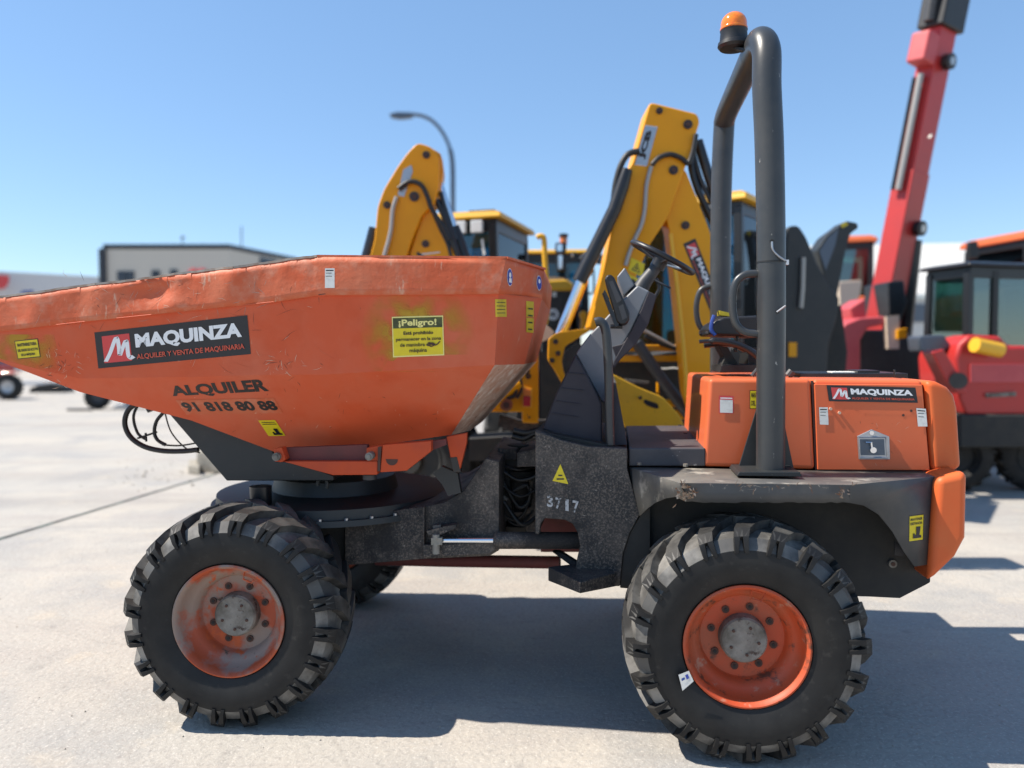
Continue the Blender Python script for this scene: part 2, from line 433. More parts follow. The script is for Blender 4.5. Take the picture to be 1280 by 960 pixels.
def decal(name, parent, surf, q, layers, off=.0035, step=.0009):
    """q: four photo corners TL, TR, BR, BL; layers in 0..1 coordinates, v up"""
    (ax, ay), (bx, by), (cx, cy), (dx, dy) = q
    mb = MB()
    def W(u, v, o):
        x = (1 - v) * ((1 - u) * dx + u * cx) + v * ((1 - u) * ax + u * bx)
        y = (1 - v) * ((1 - u) * dy + u * cy) + v * ((1 - u) * ay + u * by)
        p, n = surf.hit(x, y); return p + n * o
    W(.5, .5, 0)
    for i, l in enumerate(layers):
        o = off + step * i
        if l[0] == 'rect':
            _, u0, v0, u1, v1, m = l; k, j = 12, 5
            mb.grid([[W(u0 + (u1 - u0) * a / k, v0 + (v1 - v0) * b / j, o) for a in range(k + 1)] for b in range(j + 1)], m)
        elif l[0] == 'text':
            _, t, u0, v0, u1, v1, m = l[:7]
            vs, fs = text2d(t, l[7] if len(l) > 7 else .02, l[8] if len(l) > 8 else 0)
            mb.add([W(u0 + (u1 - u0) * x, v0 + (v1 - v0) * y, o) for x, y in vs], fs, m)
        elif l[0] == 'poly':
            mb.add([W(u, v, o) for u, v in l[1]], [list(range(len(l[1])))], l[2])
        elif l[0] == 'disc':
            _, cu, cv, ru, rv, m = l
            mb.add([W(cu + ru * math.cos(a * math.pi / 12), cv + rv * math.sin(a * math.pi / 12), o) for a in range(24)], [list(range(24))], m)
        elif l[0] == 'line':
            _, pts, wu, wv, m = l
            pts = [p.to_2d() for p in spline([(a, b, 0) for a, b in pts], 5)]
            A = []; B = []
            for a in range(len(pts)):
                t = (pts[min(a + 1, len(pts) - 1)] - pts[max(a - 1, 0)]).normalized()
                A.append(W(pts[a].x - t.y * wu, pts[a].y + t.x * wv, o)); B.append(W(pts[a].x + t.y * wu, pts[a].y - t.x * wv, o))
            mb.grid([A, B], m)
    return mb.build(name, parent)
def maquinza(name, parent, surf, q):
    Mst = [(.055, .17), (.09, .40), (.13, .74), (.145, .76), (.15, .55), (.15, .32), (.165, .42), (.195, .66), (.205, .62), (.205, .32), (.215, .22), (.24, .24)]
    return decal(name, parent, surf, q, [('rect', 0, 0, 1, 1, 'ink'), ('rect', .045, .13, .225, .87, 'logo_red'),
        ('line', Mst, .013, .062, 'white'), ('text', 'MAQUINZA', .26, .40, .955, .84, 'white', .05),
        ('text', 'ALQUILER Y VENTA DE MAQUINARIA', .26, .13, .965, .29, 'print_red', .018)])
def yellow_label(name, parent, surf, q, lines, pict=True):
    L_ = [('rect', 0, 0, 1, 1, 'ink'), ('rect', .035, .03, .965, .97, 'yel_sticker')]
    n = len(lines)
    for i, t in enumerate(lines):
        y1 = .92 - i * (.88 / n if not pict else .16); h = (.55 / n if not pict else .10)
        L_.append(('text', t, .10, y1 - h - .03, .90, y1 - .03, 'ink', .03))
    if pict:
        L_.append(('poly', [(.28, .12), (.85, .12), (.85, .2), (.72, .24), (.78, .55), (.48, .55), (.50, .26), (.40, .24), (.38, .32), (.28, .30)], 'ink'))
    return decal(name, parent, surf, q, L_)
def scratches(name, parent, surf, box, n, mats, wmax=.9, lmax=16, seed=1):
    rnd = random.Random(seed); mb = MB(); x0, y0, x1, y1 = box
    for i in range(n):
        x = rnd.gauss((x0 + x1) / 2, (x1 - x0) / 4); y = rnd.gauss((y0 + y1) / 2, (y1 - y0) / 4)
        a = rnd.uniform(0, 6.28); w = rnd.uniform(.25, wmax) * .5; pts = []
        for j in range(rnd.randint(3, 6)):
            pts.append((x, y)); l = rnd.uniform(.15, .3) * lmax
            x += math.cos(a) * l; y += math.sin(a) * l; a += rnd.uniform(-.28, .28)
        A = []; B = []
        for j, (px, py) in enumerate(pts):
            k = w * (1 - abs(2 * j / (len(pts) - 1) - 1) * .8)
            t = Vector((pts[min(j + 1, len(pts) - 1)][0] - pts[max(j - 1, 0)][0], pts[min(j + 1, len(pts) - 1)][1] - pts[max(j - 1, 0)][1])).normalized()
            for L_, sg in ((A, 1), (B, -1)):
                p, nn = surf.hit(px - t.y * k * sg, py + t.x * k * sg); L_.append(p + nn * .003)
        mb.grid([A, B], mats[i % len(mats)])
    o = mb.build(name, parent); o['kind'] = 'stuff'; return o

# ------------------------------------------------------------------ setting: ground
def ground_material():
    m = bpy.data.materials.new('dusty_concrete_yard'); m.use_nodes = True
    nt = m.node_tree; N = nt.nodes; L = nt.links; b = N['Principled BSDF']
    tc = N.new('ShaderNodeTexCoord')
    def nz(scale, st=(1, 1, 1), rot=0, det=7, rg=.6, loc=(0, 0, 0)):
        mp = N.new('ShaderNodeMapping'); mp.inputs['Scale'].default_value = st; mp.inputs['Rotation'].default_value = (0, 0, R(rot))
        mp.inputs['Location'].default_value = loc
        L.new(tc.outputs['Object'], mp.inputs[0])
        n = N.new('ShaderNodeTexNoise'); n.inputs['Scale'].default_value = scale; n.inputs['Detail'].default_value = det
        n.inputs['Roughness'].default_value = rg; n.inputs['Distortion'].default_value = .25
        L.new(mp.outputs[0], n.inputs['Vector']); return n.outputs['Fac']
    def rp(f, lo, hi, a=1):
        r = N.new('ShaderNodeMapRange'); r.clamp = True
        r.inputs[1].default_value = lo; r.inputs[2].default_value = hi; r.inputs[4].default_value = a
        L.new(f, r.inputs[0]); return r.outputs[0]
    col = None; base = (.36, .342, .312)
    def mx(f, c):
        nonlocal col
        x = N.new('ShaderNodeMix'); x.data_type = 'RGBA'; L.new(f, x.inputs[0])
        if col is None: x.inputs[6].default_value = (*base, 1)
        else: L.new(col, x.inputs[6])
        x.inputs[7].default_value = (*c, 1); col = x.outputs[2]
    mx(rp(nz(.42), .40, .60, .9), (.43, .39, .335))
    mx(rp(nz(.75, (1, 1, 1), 0, loc=(4, 2, 0)), .50, .64, .75), (.285, .28, .272))
    mx(rp(nz(3.1, (1, 1, 1), 0, loc=(9, 2, 0)), .52, .70, .5), (.30, .285, .26))
    mx(rp(nz(.9, (.35, 1.6, 1), 9), .50, .68, .6), (.32, .285, .26))
    mx(rp(nz(.32, (.12, 2.6, 1), 4, loc=(3, 1, 0)), .54, .66, .45), (.27, .245, .22))
    mx(rp(nz(.22, (.08, 4.5, 1), -3, loc=(7, 5, 0)), .56, .64, .45), (.22, .205, .19))
    mx(rp(nz(2.2, (1, 1, 1), 0, loc=(2, 8, 0)), .60, .72, .6), (.45, .39, .31))
    mx(rp(nz(5, (1, 1, 1), 0, loc=(5, 1, 0)), .62, .72, .6), (.23, .215, .20))
    mx(rp(nz(34, (1, 1, 1), 0, 4), .52, .70, .65), (.27, .25, .23))
    mx(rp(nz(60, (1, 1, 1), 0, 4, loc=(1, 1, 0)), .56, .68, .6), (.55, .52, .47))
    # hairline cracks
    v = N.new('ShaderNodeTexVoronoi'); v.feature = 'DISTANCE_TO_EDGE'; v.inputs['Scale'].default_value = .33
    wv = N.new('ShaderNodeMix'); wv.data_type = 'RGBA'; wv.blend_type = 'ADD'; wv.inputs[0].default_value = .35
    nn = N.new('ShaderNodeTexNoise'); nn.inputs['Scale'].default_value = 1.7; nn.inputs['Detail'].default_value = 6
    L.new(tc.outputs['Object'], nn.inputs['Vector']); L.new(tc.outputs['Object'], wv.inputs[6]); L.new(nn.outputs['Color'], wv.inputs[7])
    L.new(wv.outputs[2], v.inputs['Vector'])
    cr = N.new('ShaderNodeMapRange'); cr.clamp = True; cr.inputs[1].default_value = .0008; cr.inputs[2].default_value = .0035
    cr.inputs[3].default_value = .12; cr.inputs[4].default_value = 0
    L.new(v.outputs['Distance'], cr.inputs[0]); mx(cr.outputs[0], (.16, .14, .12))
    L.new(col, b.inputs['Base Color']); b.inputs['Roughness'].default_value = .85
    b.inputs['Specular IOR Level'].default_value = .3
    bp = N.new('ShaderNodeBump'); bp.inputs['Strength'].default_value = .6; bp.inputs['Distance'].default_value = .015
    L.new(nz(26, det=8), bp.inputs['Height']); L.new(bp.outputs[0], b.inputs['Normal'])
    return m
M['ground'] = ground_material()
g = MB('ground').grid([[Vector((x, y, 0)) for x in (-900, -60, -12, 12, 60, 900)] for y in (-60, -5, 20, 80, 1200)]).build('ground')
g['kind'] = 'structure'
# dark joint running across the yard
j0 = at_z(-30, 683, 0); j1 = at_z(274, 591, 0); jd = (j1 - j0).normalized(); js = Vector((-jd.y, jd.x, 0))
A = []; B = []
rj = random.Random(3)
for i in range(90):
    p = j0 - jd * 1 + jd * (i * .25); w = .027 + rj.uniform(-.006, .006)
    p = p + js * rj.uniform(-.004, .004) + Vector((0, 0, .004)); A.append(p + js * w); B.append(p - js * w)
M['joint'] = mat('dark_joint_filler', (.030, .028, .026), .9, var=((.10, .15, .13), 8, .4, .7, .8))
jo = MB('joint').grid([A, B]).build('ground_joint'); jo['kind'] = 'structure'
# loose grit lying on the concrete
M['grit'] = mat('pale_grit', (.40, .36, .30), .9); gr = MB('grit'); rg = random.Random(11)
def pebble(x, y, r):
    c = Vector((x, y, r * .35)); vs = []
    for z, k in ((-.3, .8), (.25, 1), (.75, .45)):
        for a in range(5): vs.append(c + Vector((math.cos(a * 1.2566 + z) * r * k * rg.uniform(.7, 1.2), math.sin(a * 1.2566 + z) * r * k * rg.uniform(.7, 1.2), z * r)))
    gr.add(vs, [[i, (i + 1) % 5, 5 + (i + 1) % 5, 5 + i] for i in range(5)] + [[5 + i, 5 + (i + 1) % 5, 10 + (i + 1) % 5, 10 + i] for i in range(5)] + [[10, 11, 12, 13, 14]])
for i in range(110):
    px = rg.gauss(215, 45); py = rg.gauss(590, 10) - (px - 215) * .1
    if py < 540: continue
    p = at_z(px, py, 0); pebble(p.x, p.y, rg.uniform(.004, .014) * (1 if rg.random() < .93 else 1.8))
for i in range(60):
    px = rg.gauss(215, 40); py = rg.gauss(650, 35); p = at_z(px, py, 0); pebble(p.x, p.y, rg.uniform(.003, .007))
for i in range(110):
    p = at_z(rg.uniform(0, 1280), 500 + 440 * rg.random() ** .7, 0); pebble(p.x, p.y, rg.uniform(.002, .006))
go = gr.build('loose_grit'); go['kind'] = 'stuff'

# ------------------------------------------------------------------ the site dumper
WZ = .52
OR_ = at_z(935, 812, WZ); OF_ = at_z(282, 779.5, WZ)
RF = Frame(OR_, 7.7); FF = Frame(OF_, 4.5)
BF = Frame(FF.p(397, 321, .07), 5.0)
ctr = (OR_ + OF_) / 2 + RF.n * 1.05
D = thing('site_dumper', 'orange articulated site dumper with big skip and grey roll bar, in the foreground', 'site dumper', (ctr.x, ctr.y, 0), 7.7)

# ---- wheels: one of each kind in its own frame (x right, y away, z up, hub at the origin)
def tyre_mb():
    mb = MB('rubber'); W = .41
    half = [(.060, .255), (.030, .272), (.008, .320), (.0, .375), (.008, .430), (.040, .478), (.095, .497)]
    prof = half + [(W / 2, .503)] + [(W - a, r) for a, r in half[::-1]]
    mb.lathe(prof[:5], (0, 0, 0), (0, 1, 0), 96); mb.lathe(prof[4:-4], (0, 0, 0), (0, 1, 0), 96, 'tread_base'); mb.lathe(prof[-5:], (0, 0, 0), (0, 1, 0), 96)
    n = 20
    st = [(.0035, .418, 0.0, (-1, .15), .004), (.010, .446, 0.0, (-.95, .35), .014), (.030, .475, .3, (-.8, .6), .026), (.058, .490, 1.4, (-.45, .9), .036),
          (.100, .4965, 4.4, (0, 1), .037), (.155, .501, 9.0, (0, 1), .037), (.222, .502, 14.5, (0, 1), .037)]
    def P(y, r, th, far):
        if far: y = W - y
        return Vector((r * math.sin(th), y, r * math.cos(th)))
    def strip(idx, off, wb, wt, th0, far, sgn, m):
        vs = []
        for i in idx:
            y, r, sw, (ny, nr), h = st[i]; l = math.hypot(ny, nr); ny /= l; nr /= l
            th = th0 + R(sw) * sgn
            kb = wb[i] / r; kt = wt[i] / r; o = off[i] / r
            yt, rt = y + ny * h, r + nr * h; yb, rb = y - ny * .006, r - nr * .006
            for (yy, rr, t) in ((yb, rb, th + o - kb), (yt, rt, th + o - kt), (yt, rt, th + o + kt), (yb, rb, th + o + kb)):
                vs.append(P(yy, rr, t, far))
        k = len(idx); fs = []
        for i in range(k - 1):
            for j in range(3): fs.append([i * 4 + j, i * 4 + j + 1, i * 4 + 4 + j + 1, i * 4 + 4 + j])
        fs += [[0, 1, 2, 3], [4 * k - 4, 4 * k - 3, 4 * k - 2, 4 * k - 1]]
        mb.add(vs, fs, m)
    for side in (0, 1):
        for i in range(n):
            th = 2 * math.pi * (i + .5 * side) / n; sg = 1
            for o in (-1, 1):      # the split buttress on the shoulder
                strip((0, 1, 2, 3), [o * .022, o * .020, o * .018, o * .016], [.011, .012, .014, .017], [.007, .009, .012, .016], th, side, sg, 'rubber')
            strip((2, 3, 4, 5, 6), [0] * 7, [.0, .0, .026, .036, .042, .045, .043], [.0, .0, .016, .032, .037, .040, .038], th, side, sg, 'tread')
    mb.v = [Vector((v.x * .975, v.y, v.z * .975)) if math.hypot(v.x, v.z) > .40 else v for v in mb.v]
    return mb
def rim_mb(m):
    mb = MB(m)
    mb.lathe([(.062, .255), (.036, .266), (.024, .266), (.020, .258), (.030, .246), (.055, .240), (.085, .232), (.105, .212), (.120, .192), (.150, .186), (.158, .180), (.160, .10)], (0, 0, 0), (0, 1, 0), 72)
    mb.lathe([(.160, .19), (.22, .19), (.26, .24), (.38, .255)], (0, 0, 0), (0, 1, 0), 48)
    # lock-ring bracket near the flange
    for a in (R(17),):
        c = Vector((math.sin(a) * .215, .075, math.cos(a) * .215)); t = Vector((math.cos(a), 0, -math.sin(a))); r = Vector((math.sin(a), 0, math.cos(a)))
        mb.tube([c + t * .030 + r * .016, c - t * .030 + r * .016, c - t * .022 - r * .022, c + t * .022 - r * .022], .005, 6, m, closed=True)
    return mb
wheel_kinds = {}
def make_wheel(kind, world, spin):
    front = kind == 'front'
    w = hub_empty('wheel', D, world @ Matrix.Rotation(R(spin), 4, 'Y'))
    base = WM[w]; ident = Matrix.Identity(4)
    def loc(mb): mb.v = [base @ v for v in mb.v]; return mb
    ty = loc(tyre_mb()).build('tyre', w, smooth=28)
    rm = loc(rim_mb('rim_worn' if front else 'rim')).build('rim', w, smooth=50)
    dk = MB('hub_disc' if front else 'rim')
    dk.lathe([(.1605, .188), (.162, .150), (.160, .09)], (0, 0, 0), (0, 1, 0), 48)
    loc(dk).build('wheel_disc', w)
    nt = MB('gouge')  # dark discs stand in for the shaded holes in the wheel disc
    for i in range(8):
        a = i * math.pi / 4 + .3; c = Vector((math.sin(a) * .137, .158, math.cos(a) * .137))
        nt.cyl(c, c - Vector((0, .006, 0)), .0165, 16, 'gouge'); nt.cyl(c - Vector((0, .005, 0)), c - Vector((0, .009, 0)), .008, 6, 'inner')
    split(loc(nt), 'wheel_hole_disc', w)
    hb = MB('hub'); hb.lathe([(.165, .104), (.110, .100), (.100, .092), (.098, .0001)], (0, 0, 0), (0, 1, 0), 40)
    for i in range(5):
        a = i * 1.2566 + .5; c = Vector((math.sin(a) * .062, .099, math.cos(a) * .062)); hb.cyl(c, c - Vector((0, .005, 0)), .007, 6, 'gouge')
    loc(hb).build('hub_cap', w)
    return w
def wheel_world(fr, v, face): 
    m = Matrix.Translation(fr.w(0, v, WZ)) @ Matrix.Rotation(R(-fr.yaw), 4, 'Z')
    return m @ Matrix.Rotation(math.pi, 4, 'Z') if face else m
FW = Frame(OF_, 3.0)
wf = make_wheel('front', wheel_world(FW, 0, 0), 6); wf['label'] = 'front wheel with worn greyish orange rim'
wr = make_wheel('rear', wheel_world(RF, 0, 0), -4); wr['label'] = 'rear wheel with brighter orange rim and paper label on the tyre'
for src, fr, sp in ((wf, FW, 31), (wr, RF, 12)):
    c = src.copy(); COL.objects.link(c); c.parent = D
    wm = wheel_world(fr, 2.1, 1) @ Matrix.Rotation(R(sp), 4, 'Y')
    c.matrix_local = WM[D].inverted() @ wm; WM[c] = wm
    if 'label' in c: del c['label']
    for ch in src.children:
        k = ch.copy(); COL.objects.link(k); k.parent = c; WM[k] = wm
lab = MB()   # small paper label on the rear tyre
sf = Surf(fr=RF, v=-.004)
decal('tyre_label', wr, sf, [(848, 843), (861, 838), (867, 851), (853, 863)], [('rect', 0, 0, 1, 1, 'offwhite'), ('rect', .55, .45, .8, .8, 'blue'), ('rect', .15, .55, .45, .7, 'bluestrap')], off=.004)

# ---- skip
HWID = .985
def far(p): return p + BF.n * (2 * (HWID - (p - BF.o).dot(BF.n)))
T = [(-157, 392, .03), (-78, 382, .02), (0, 372, 0), (100, 359, 0), (239, 341.5, 0), (345, 328, 0), (397, 321, 0), (632, 323, 0), (680, 337, .43)]
Sx = [(-154, 395, .03), (-78, 421, .02), (0, 414, 0), (100, 402.5, 0), (239, 388, 0), (345, 377, 0), (398, 369, 0), (623, 367.5, 0), (677, 373, .43)]
Fx = [None, None, (0, 450, .03), (100, 473, .055), (239, 471, .055), (345, 468, .055), (404, 468, .055), (618, 456, .055), (655, 455, .43)]
TAPER = .15
Bx = [None, (-78, 423, .022), (0, 451.5, .032), (100, 489.5, .10), (239, 525, .22), (345, 565, .38), (420, 564, .42), (564, 543, .45), (587, 538, .72)]
def taper(q): return q if q is None or q[0] >= 397 else (q[0], q[1], q[2] + TAPER * (397 - q[0]) / 554)
T, Sx, Fx, Bx = [[taper(q) for q in L_] for L_ in (T, Sx, Fx, Bx)]
band = MB('skip_band'); rows = []
rb = random.Random(5)
def lerp(a, b, t): return tuple(x + (y - x) * t for x, y in zip(a, b))
def dent(x, t, X):
    d = 0
    if X < 397:
        d += .030 * math.exp(-((X - 196) / 17) ** 2 - ((t - .35) / .3) ** 2) - .024 * math.exp(-((X - 214) / 15) ** 2 - ((t - .85) / .3) ** 2)
        d += .012 * math.exp(-((X - 162) / 22) ** 2 - ((t - .5) / .5) ** 2) - .012 * math.exp(-((X - 120) / 12) ** 2 - ((t - .3) / .6) ** 2)
        d += .005 * abs(math.sin(X * .043 + t * .8)) * (1 - .6 * t) + .0012 * math.sin(X * .19 + t * 4) * (1 - t) + .0022 * math.sin(X * .053 + 1 + t * 2)
        d -= .012 * math.exp(-((X - 292) / 16) ** 2 - ((t - .2) / .5) ** 2) + .010 * math.exp(-((X - 40) / 14) ** 2)
    return d
cols = []
for i in range(len(T) - 1):
    k = 3 if T[i][0] >= 397 else 14
    for j in range(k): cols.append((i, j / k))
cols.append((len(T) - 2, 1.0))
for r in range(7):
    t = r / 6; row = []
    for (i, a) in cols:
        a_ = lerp(T[i], T[i + 1], a); b_ = lerp(Sx[i], Sx[i + 1], a); q = lerp(a_, b_, t)
        X = q[0]; wob = (.4 * math.sin(X * .047) + .25 * math.sin(X * .13 + 1) + .2 * math.sin(X * .31)) * (1 - t) if 0 < X < 390 else 0
        row.append(BF.p(q[0], q[1] + wob, q[2] + dent(a, t, X)))
    rows.append(row)
band.grid(rows)
band.grid([[far(p) for p in r_] for r_ in rows])
band.grid([[rows[0][-1], far(rows[0][-1])], [rows[-1][-1], far(rows[-1][-1])]])
sk = MB('skip')
S2 = [BF.p(q[0], q[1] + .5, q[2] + .016) for q in Sx]
Sp = [BF.p(*q) for q in Sx]; Fp = [BF.p(*q) if q else None for q in Fx]; Bp = [BF.p(*q) if q else None for q in Bx]
for side in (0, 1):
    G = (lambda p: far(p)) if side else (lambda p: p)
    for i in range(1, 8): sk.add([G(Sp[i]), G(Sp[i + 1]), G(S2[i + 1]), G(S2[i])], [[0, 1, 2], [0, 2, 3]], 'skip')
    sk.add([G(S2[1]), G(S2[2]), G(Fp[2]), G(Bp[1])], [[0, 1, 2], [0, 2, 3]], 'skip')
    for i in range(2, 8):
        sk.add([G(S2[i]), G(S2[i + 1]), G(Fp[i + 1]), G(Fp[i])], [[0, 1, 2], [0, 2, 3]], 'skip')
        m = 'scraped' if i == 7 else 'skip'
        sk.add([G(Fp[i]), G(Fp[i + 1]), G(Bp[i + 1]), G(Bp[i])], [[0, 1, 2], [0, 2, 3]], m)
# floor, rear wall
sk.add([BF.p(*T[0]), far(BF.p(*T[0])), far(Bp[1]), Bp[1]], [[0, 1, 2, 3]], 'scraped')
for i in range(1, 8): sk.add([Bp[i], Bp[i + 1], far(Bp[i + 1]), far(Bp[i])], [[0, 1, 2, 3]], 'skip' if i < 7 else 'scraped')
sk.add([S2[8], Fp[8], far(Fp[8]), far(S2[8])], [[0, 1, 2, 3]], 'skip')
sk.add([Fp[8], Bp[8], far(Bp[8]), far(Fp[8])], [[0, 1, 2, 3]], 'scraped')
skip = sk.build('skip', D, solid=.004, smooth=14)
rim_band = band.build('rim_band', skip, solid=.004, smooth=40)
both = MB(); both.v = list(sk.v); both.f = list(sk.f)
o_ = len(both.v); both.v += band.v; both.f += [[o_ + i for i in f] for f in band.f]
SKS = Surf(both)
ed = MB('edge')          # bare folded top edge
tp = [rows[0][i] for i in range(len(cols))]
for a in range(len(tp) - 1):
    ed.beam(tp[a] + Vector((0, 0, .004)) + BF.n * .008, tp[a + 1] + Vector((0, 0, .004)) + BF.n * .008, .022, .010, 'edge' if a < 6 * 14 else 'skip_band', side=BF.n)
ed.build('rim_edge', skip)
sm = MB('gouge')         # weld seam where the two side plates meet
for (a, b) in (((397.3, 323), (397.8, 367)), ((398.5, 372), (402, 430)), ((402, 432), (404.5, 466))):
    A = []; B = []
    for k in range(5):
        x, y = a[0] + (b[0] - a[0]) * k / 4, a[1] + (b[1] - a[1]) * k / 4
        for L_, dx in ((A, -.7), (B, .6)):
            p, n_ = SKS.hit(x + dx, y); L_.append(p + n_ * .0015)
    sm.grid([A, B])
A = []; B = []
for k in range(7):
    x, y = 398 + 9 * k / 6, 368.6 - .2 * k
    for L_, dy in ((A, -.5), (B, .5)):
        p, n_ = SKS.hit(x, y + dy); L_.append(p + n_ * .0025)
sm.grid([A, B]); sm.build('plate_seam', skip)
# lettering and stickers on the skip
maquinza('company_sign', skip, SKS, [(118.5, 415.5), (309.5, 394), (314, 442.5), (123.5, 460.5)])
decal('rental_lettering', skip, SKS, [(208, 482.5), (331, 473), (338, 491), (215.5, 497)], [('text', 'ALQUILER', .02, 0, 1, 1, 'letter_black', .045)])
decal('phone_number', skip, SKS, [(218, 500.5), (343, 498), (353, 514), (230, 516)], [('rect', 0.02, -.12, 1, 1.05, 'skip_band'), ('text', '91 818 80 88', .04, .1, .98, .88, 'letter_black', .045)])
for (x, y, rr, am_) in ((522, 422, .27, 1.0), (28, 440, .22, .7)):
    cpt, cn_ = SKS.hit(x, y); M['spray_%d' % x] = spray_mat('yellow_overspray', (.50, .30, .015), WM[D].inverted() @ cpt, rr, am_)
    decal('paint_overspray', skip, SKS, [(x - 75, y - 70), (x + 75, y - 70), (x + 75, y + 42), (x - 75, y + 42)] if x > 100 else [(0, y - 22), (x + 40, y - 22), (x + 52, y + 30), (0, y + 8)], [('rect', 0, 0, 1, 1, 'spray_%d' % x)], off=.0028)
decal('danger_sign', skip, SKS, [(490, 396), (554, 394.3), (555.5, 444), (491.5, 446.6)], [('rect', 0, 0, 1, 1, 'pale_yel'), ('rect', .02, .03, .98, .97, 'yel_sticker'),
    ('rect', .02, .71, .98, .965, 'olive'), ('text', '¡Peligro!', .13, .72, .87, .93, 'pale_yel', .03), ('text', 'Está prohibido', .22, .52, .80, .63, 'letter_black', .03),
    ('text', 'permanecer en la zona', .07, .37, .95, .48, 'letter_black', .02), ('text', 'de maniobra de la', .15, .25, .84, .34, 'letter_black', .02), ('text', 'máquina', .33, .08, .67, .20, 'letter_black', .02),
    ('line', [(.68, .29), (.76, .24), (.82, .30), (.70, .33), (.84, .27), (.93, .36)], .012, .016, 'gouge')])
yl = decal('warning_label', skip, SKS, [(18.5, 426), (48, 423), (51.5, 446), (23, 449)], [('rect', 0, 0, 1, 1, 'ink'), ('rect', .03, .04, .97, .96, 'yel_sticker'), ('text', 'MANTENERSE FUERA', .10, .66, .92, .84, 'ink', .04),
    ('text', 'DEL RADIO DE ACCIÓN', .08, .38, .94, .56, 'ink', .04), ('text', 'DE LA MÁQUINA', .20, .12, .80, .30, 'ink', .04)])
decal('warning_label', skip, SKS, [(323, 525), (344, 524.5), (357, 544), (336, 544.5)], [('rect', 0, 0, 1, 1, 'yel_sticker'), ('rect', .12, .85, .9, .89, 'ink'), ('rect', .12, .74, .94, .78, 'ink'),
    ('poly', [(.40, .08), (.92, .08), (.88, .18), (.80, .2), (.80, .48), (.56, .48), (.60, .2), (.50, .2), (.48, .27), (.40, .27)], 'ink')])
decal('inspection_label', skip, SKS, [(406.5, 335.5), (418.5, 335.5), (418.5, 360), (406.5, 360)], [('rect', 0, 0, 1, 1, 'offwhite'), ('rect', .1, .86, .9, .92, 'ink'), ('rect', .1, .74, .7, .77, 'dark'), ('rect', .1, .58, .75, .61, 'dark')])
for q in ([(619, 374), (632, 374), (632.5, 396), (619.5, 396)],):
    decal('warning_label', skip, SKS, q, [('rect', 0, 0, 1, 1, 'yel_worn')] + [('rect', .15, .2 + .2 * k, .85, .24 + .2 * k, 'olive') for k in range(4)])
decal('warning_label', skip, SKS, [(657, 376), (666.5, 377), (666, 416), (657, 415)], [('rect', 0, .5, 1, 1, 'yel_worn'), ('rect', 0, 0, 1, .47, 'yel_worn')] + [('rect', .2, .08 + .22 * k, .8, .13 + .22 * k, 'olive') for k in range(4)])
decal('safety_symbol', skip, SKS, [(633, 334), (640, 336.5), (640, 358), (633, 357)], [('disc', .5, .5, .5, .5, 'white'), ('disc', .5, .5, .46, .46, 'blue'), ('disc', .5, .62, .2, .15, 'white'), ('poly', [(.3, .45), (.7, .45), (.75, .2), (.25, .2)], 'white')])
decal('safety_symbol', skip, SKS, [(670, 343), (676.5, 346), (676, 364), (670, 362)], [('disc', .5, .5, .5, .5, 'white'), ('disc', .5, .5, .46, .46, 'blue'), ('disc', .5, .62, .2, .15, 'white')])
scratches('paint_scratches', skip, SKS, (48, 428, 104, 482), 70, ['bare', 'gouge', 'bare', 'skip_band'], .8, 7, 2)
scratches('paint_scratches', skip, SKS, (325, 440, 392, 470), 34, ['bare', 'bare', 'gouge', 'skip_band'], .8, 10, 3)
scratches('paint_scratches', skip, SKS, (30, 385, 390, 470), 40, ['bare', 'skip_band', 'gouge'], .45, 22, 4)
scratches('paint_scratches', skip, SKS, (240, 470, 620, 550), 45, ['gouge', 'bare', 'gouge'], .55, 6, 6)
scratches('paint_scratches', skip, SKS, (60, 340, 396, 400), 55, ['bare', 'gouge', 'edge', 'edge'], .6, 14, 8)
scratches('paint_scratches', skip, SKS, (410, 330, 640, 455), 22, ['gouge', 'skip_band'], .4, 6, 9)

# ---- hinge under the skip
hg = MB('bracket')
hg.prism(FF.ps([(342, 561), (352, 559), (357, 574), (352, 578), (343, 577)], .24), FF.n * .06)
hg.prism(FF.ps([(352, 576.5), (472, 576.5), (471.5, 593.5), (416, 594)], .26), FF.n * .05)
hg.prism(FF.ps([(478, 556), (539, 551), (539, 564), (508, 588.5), (475, 590.5)], .26), FF.n * .05)
hg.prism(FF.ps([(458, 560), (478, 556), (472, 592), (471, 577), (458, 577)], .27), FF.n * .04)
hg.prism(FF.ps([(558, 546), (584, 541), (583, 555), (575, 587), (571, 571), (563, 572)], .42), FF.n * .03)
hg.prism(FF.ps([(478, 556), (539, 551), (539, 564), (508, 588.5), (475, 590.5)], 1.75), FF.n * .05)
hg.prism(FF.ps([(558, 546), (584, 541), (583, 555), (575, 587), (571, 571), (563, 572)], 1.7), FF.n * .03)
hinge = split(hg, 'hinge_bracket', D, bevel=.004)[0]
mr = MB('maroon')  # shaded side of the beam, its shade put into the dull red
mr.prism(FF.ps([(352, 560), (459, 556), (459, 576), (353, 576)], .30), FF.n * .04)
mr.prism(FF.ps([(537, 552), (557, 549), (558, 556), (540, 563)], .34), FF.n * .04)
split(mr, 'cross_beam', hinge)
pn = MB('hub')
for (x, y, r) in ((347, 570.5, .020), (462.5, 570, .019)):
    c = FF.p(x, y, .24); pn.cyl(c + FF.n * .05, c - FF.n * .022, r, 20); pn.cyl(c - FF.n * .022, c - FF.n * .028, r * .55, 12)
pn.cyl(FF.p(462, 599, .4), FF.p(462, 593, .4), .035, 16, 'dark')
split(pn, 'hinge_pin', hinge)
dh = MB('gouge'); c = FF.p(490, 574, .26)  # dark flats stand in for the shade inside the hole and slot
dh.add([c - FF.n * .002 + (FF.u * math.cos(a) + Vector((0, 0, 1)) * math.sin(a)) * .03 for a in [math.pi + i * math.pi / 10 for i in range(11)]], [list(range(11))])
